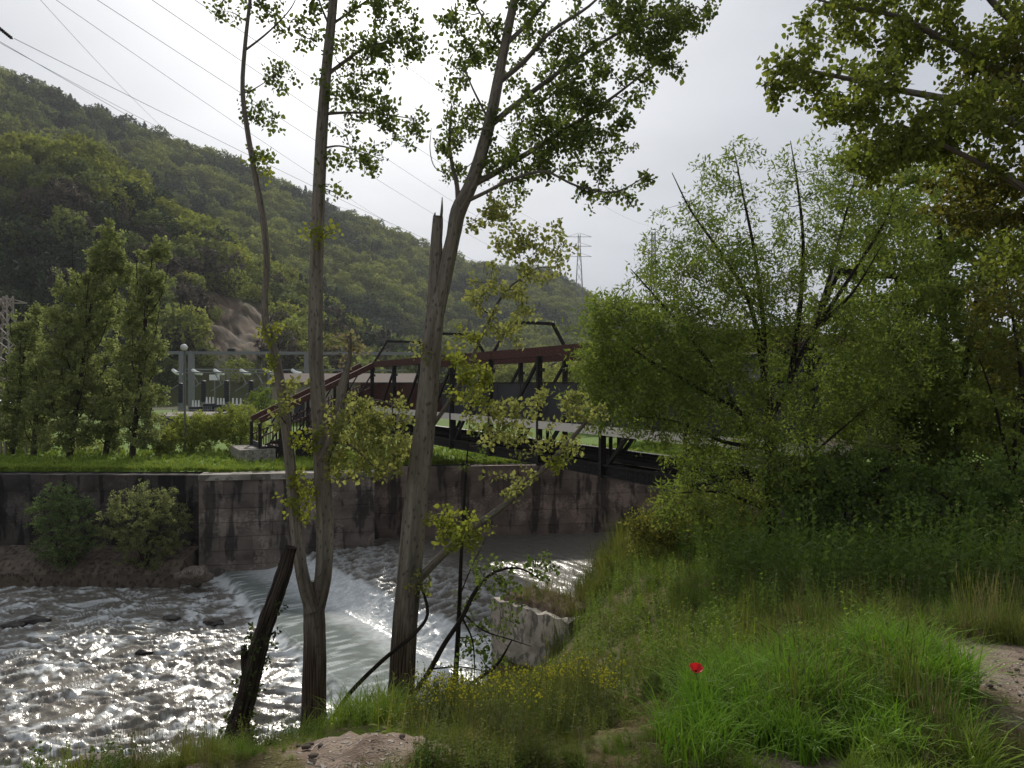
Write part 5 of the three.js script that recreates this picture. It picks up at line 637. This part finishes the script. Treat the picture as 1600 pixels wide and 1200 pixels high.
  for (let i = 0; i < 420; i++) { const a = r() * 6.28, q = Math.sqrt(r()), X = 1.62 + Math.cos(a) * q * 0.72, Z = 3.98 + Math.sin(a) * q * 0.42; put('long', X, Z, lerp(0.6, 0.95, r()), tint(...(r() < .75 ? G.lushLit : G.deep), r)); }   // the big fresh clump, sunlight on it put into its brighter green
  for (let i = 0; i < 150; i++) { const X = 0.7 + r() * 1.3, Z = 3.2 + r() * 0.6; put('mid', X, Z, 0.8 + .4 * r(), tint(...G.lushLit, r)); }
  for (let i = 0; i < 120; i++) { const X = -1.3 + (r() - .5) * 1.0, Z = 6.2 + (r() - .5) * 1.8; put('long', X, Z, 0.5 + .3 * r(), tint(...G.fresh, r)); }
  for (let i = 0; i < 340; i++) { const X = -0.0 + (r() - .5) * 1.3, Z = 4.9 + (r() - .5) * 2.2 + r() * 2; if (isDirt(X, Z) > .3 || !inside(X, Z)) continue; const s = 0.6 + .5 * r(), k = r() * 6; put('mustard', X, Z, s, tint(...G.ol, r)); if (r() < .3) put('bloom', X, Z, s, tint([0.42, 0.38, 0.02], [0.55, 0.5, 0.04], r)); }
  for (let i = 0; i < 600; i++) { const Z = 12.5 + r() * 6, X = 0.6 + r() * 5; if (bankSide(X, Z) < -0.8) continue; put(r() < .5 ? 'long' : 'hay', X, Z, 1 + .5 * r(), tint(...G.ol, r)); }
  for (let i = 0; i < 900; i++) { const Z = 7 + r() * 7, X = 2.5 + r() * 6; put('herb', X, Z, 1.1 + .9 * r(), tint(...G.deep, r)); }                         // tall weeds under the trees
  for (let i = 0; i < 1300; i++) { const Z = 4.6 + r() * 9.5, X = -0.2 + r() * (1.6 + 0.2 * Z); if (bankSide(X, Z) < -0.5 || isDirt(X, Z) > .2 || fbm(X * 0.8 + 60, Z * 0.8, 3) < -0.05) continue; put('herb', X, Z, lerp(0.45, 0.95, r()) * (X < 0.8 ? 0.6 : 1), tint(...(r() < .5 ? G.deep : G.fresh), r)); }
  for (let i = 0; i < 110; i++) { const a = r() * 1.7 - 0.85, b = (r() - .5) * 0.9, X = 0.68 + 0.68 * a + 0.73 * b, Z = 13.7 - 0.73 * a + 0.68 * b; put(r() < .5 ? 'hay' : 'mid', X, Z, 0.4 + .4 * r(), tint(...(r() < .5 ? G.dry : G.ol), r), -2.22); }
  const topLine = table([[-40, 30.4], [-11.8, 30.0], [-11.5, 29.3], [-5.4, 30.5], [-5.3, 32], [16, 35.2], [40, 40]]);
  for (let i = 0; i < 11000; i++) { const X = -38 + r() * 55, z0 = topLine(X), Z = z0 + 9 * Math.pow(r(), 2.0); put('far', X, Z, 0.6 + .7 * r(), tint([0.19, 0.28, 0.03], [0.30, 0.37, 0.05], r), FAR_Y + 0.03); }
  const m = new THREE.Matrix4(), q = new THREE.Quaternion(), e = new THREE.Euler();
  for (const k in store) store[k].forEach((l, v) => { if (!l.length) return; const im = shade(new THREE.InstancedMesh(P[k][v], mats[k], l.length)); im.name = numbered(names[k][0]); tag(im, names[k][1], k === 'bloom' ? 'flowers' : k === 'herb' || k === 'mustard' ? 'weeds' : 'grass', 'ground plants ' + k, 'stuff'); l.forEach(([X, y, Z, s, c, a, tl], i) => { e.set(tl, a, tl * .6); q.setFromEuler(e); m.compose(V(X, y - 0.015, -Z), q, V(s, s, s)); im.setMatrixAt(i, m); im.setColorAt(i, c); }); scene.add(im); });
}
{ // two poppies
  const petal = (() => { const pos = [0, 0, 0], idx = [], n = 9; for (let ring = 1; ring <= 4; ring++) for (let i = 0; i <= n; i++) { const a = (i / n - .5) * 2.1, q = ring / 4, rr = q * (1 + 0.08 * Math.sin(i * 2.3)); pos.push(Math.sin(a) * rr * 0.9, Math.pow(q, 1.3) * 0.95 + 0.05 * Math.sin(i * 1.9) * q, Math.cos(a) * rr * 0.85); } for (let i = 0; i < n; i++) idx.push(0, 1 + i, 2 + i); for (let ring = 0; ring < 3; ring++) for (let i = 0; i < n; i++) { const a = 1 + ring * (n + 1) + i; idx.push(a, a + n + 1, a + 1, a + 1, a + n + 1, a + n + 2); } return geoFrom(pos, idx); })();
  [[1087, 1047, 3.75, 0.038, 'red poppy in bloom in the grass left of the bright clump', 0.1], [388, 1180, 6.3, 0.034, 'small red poppy beside the stump at the leaning trunk', 1.2]].forEach(([px, py, Z, s, label, a0]) => {
    const c = at(px, py, Z), gy = nearH(c.x, Z), g = thing('poppy', label, 'flower', [c.x, gy, c.z]), top = V(c.x, c.y - s * .4, c.z), base = V(c.x + 0.03, gy, c.z - 0.02);
    part(g, 'stem', tube([base, base.clone().lerp(top, .5).add(V(0.02, 0, 0)), top], [0.0022, 0.002, 0.0018], 5, 4), M.stem);
    for (let k = 0; k < 4; k++) { const p = petal.clone().scale(s, s, s).rotateY(a0 + k * Math.PI / 2).rotateX(0.35).translate(top.x, top.y, top.z); part(g, 'petal', p, M.red); }
    part(g, 'seed_head', new THREE.SphereGeometry(s * .22, 8, 6).translate(top.x, top.y + s * .22, top.z + s * .1), M.black);
  });
}
renderer.render(scene, camera);
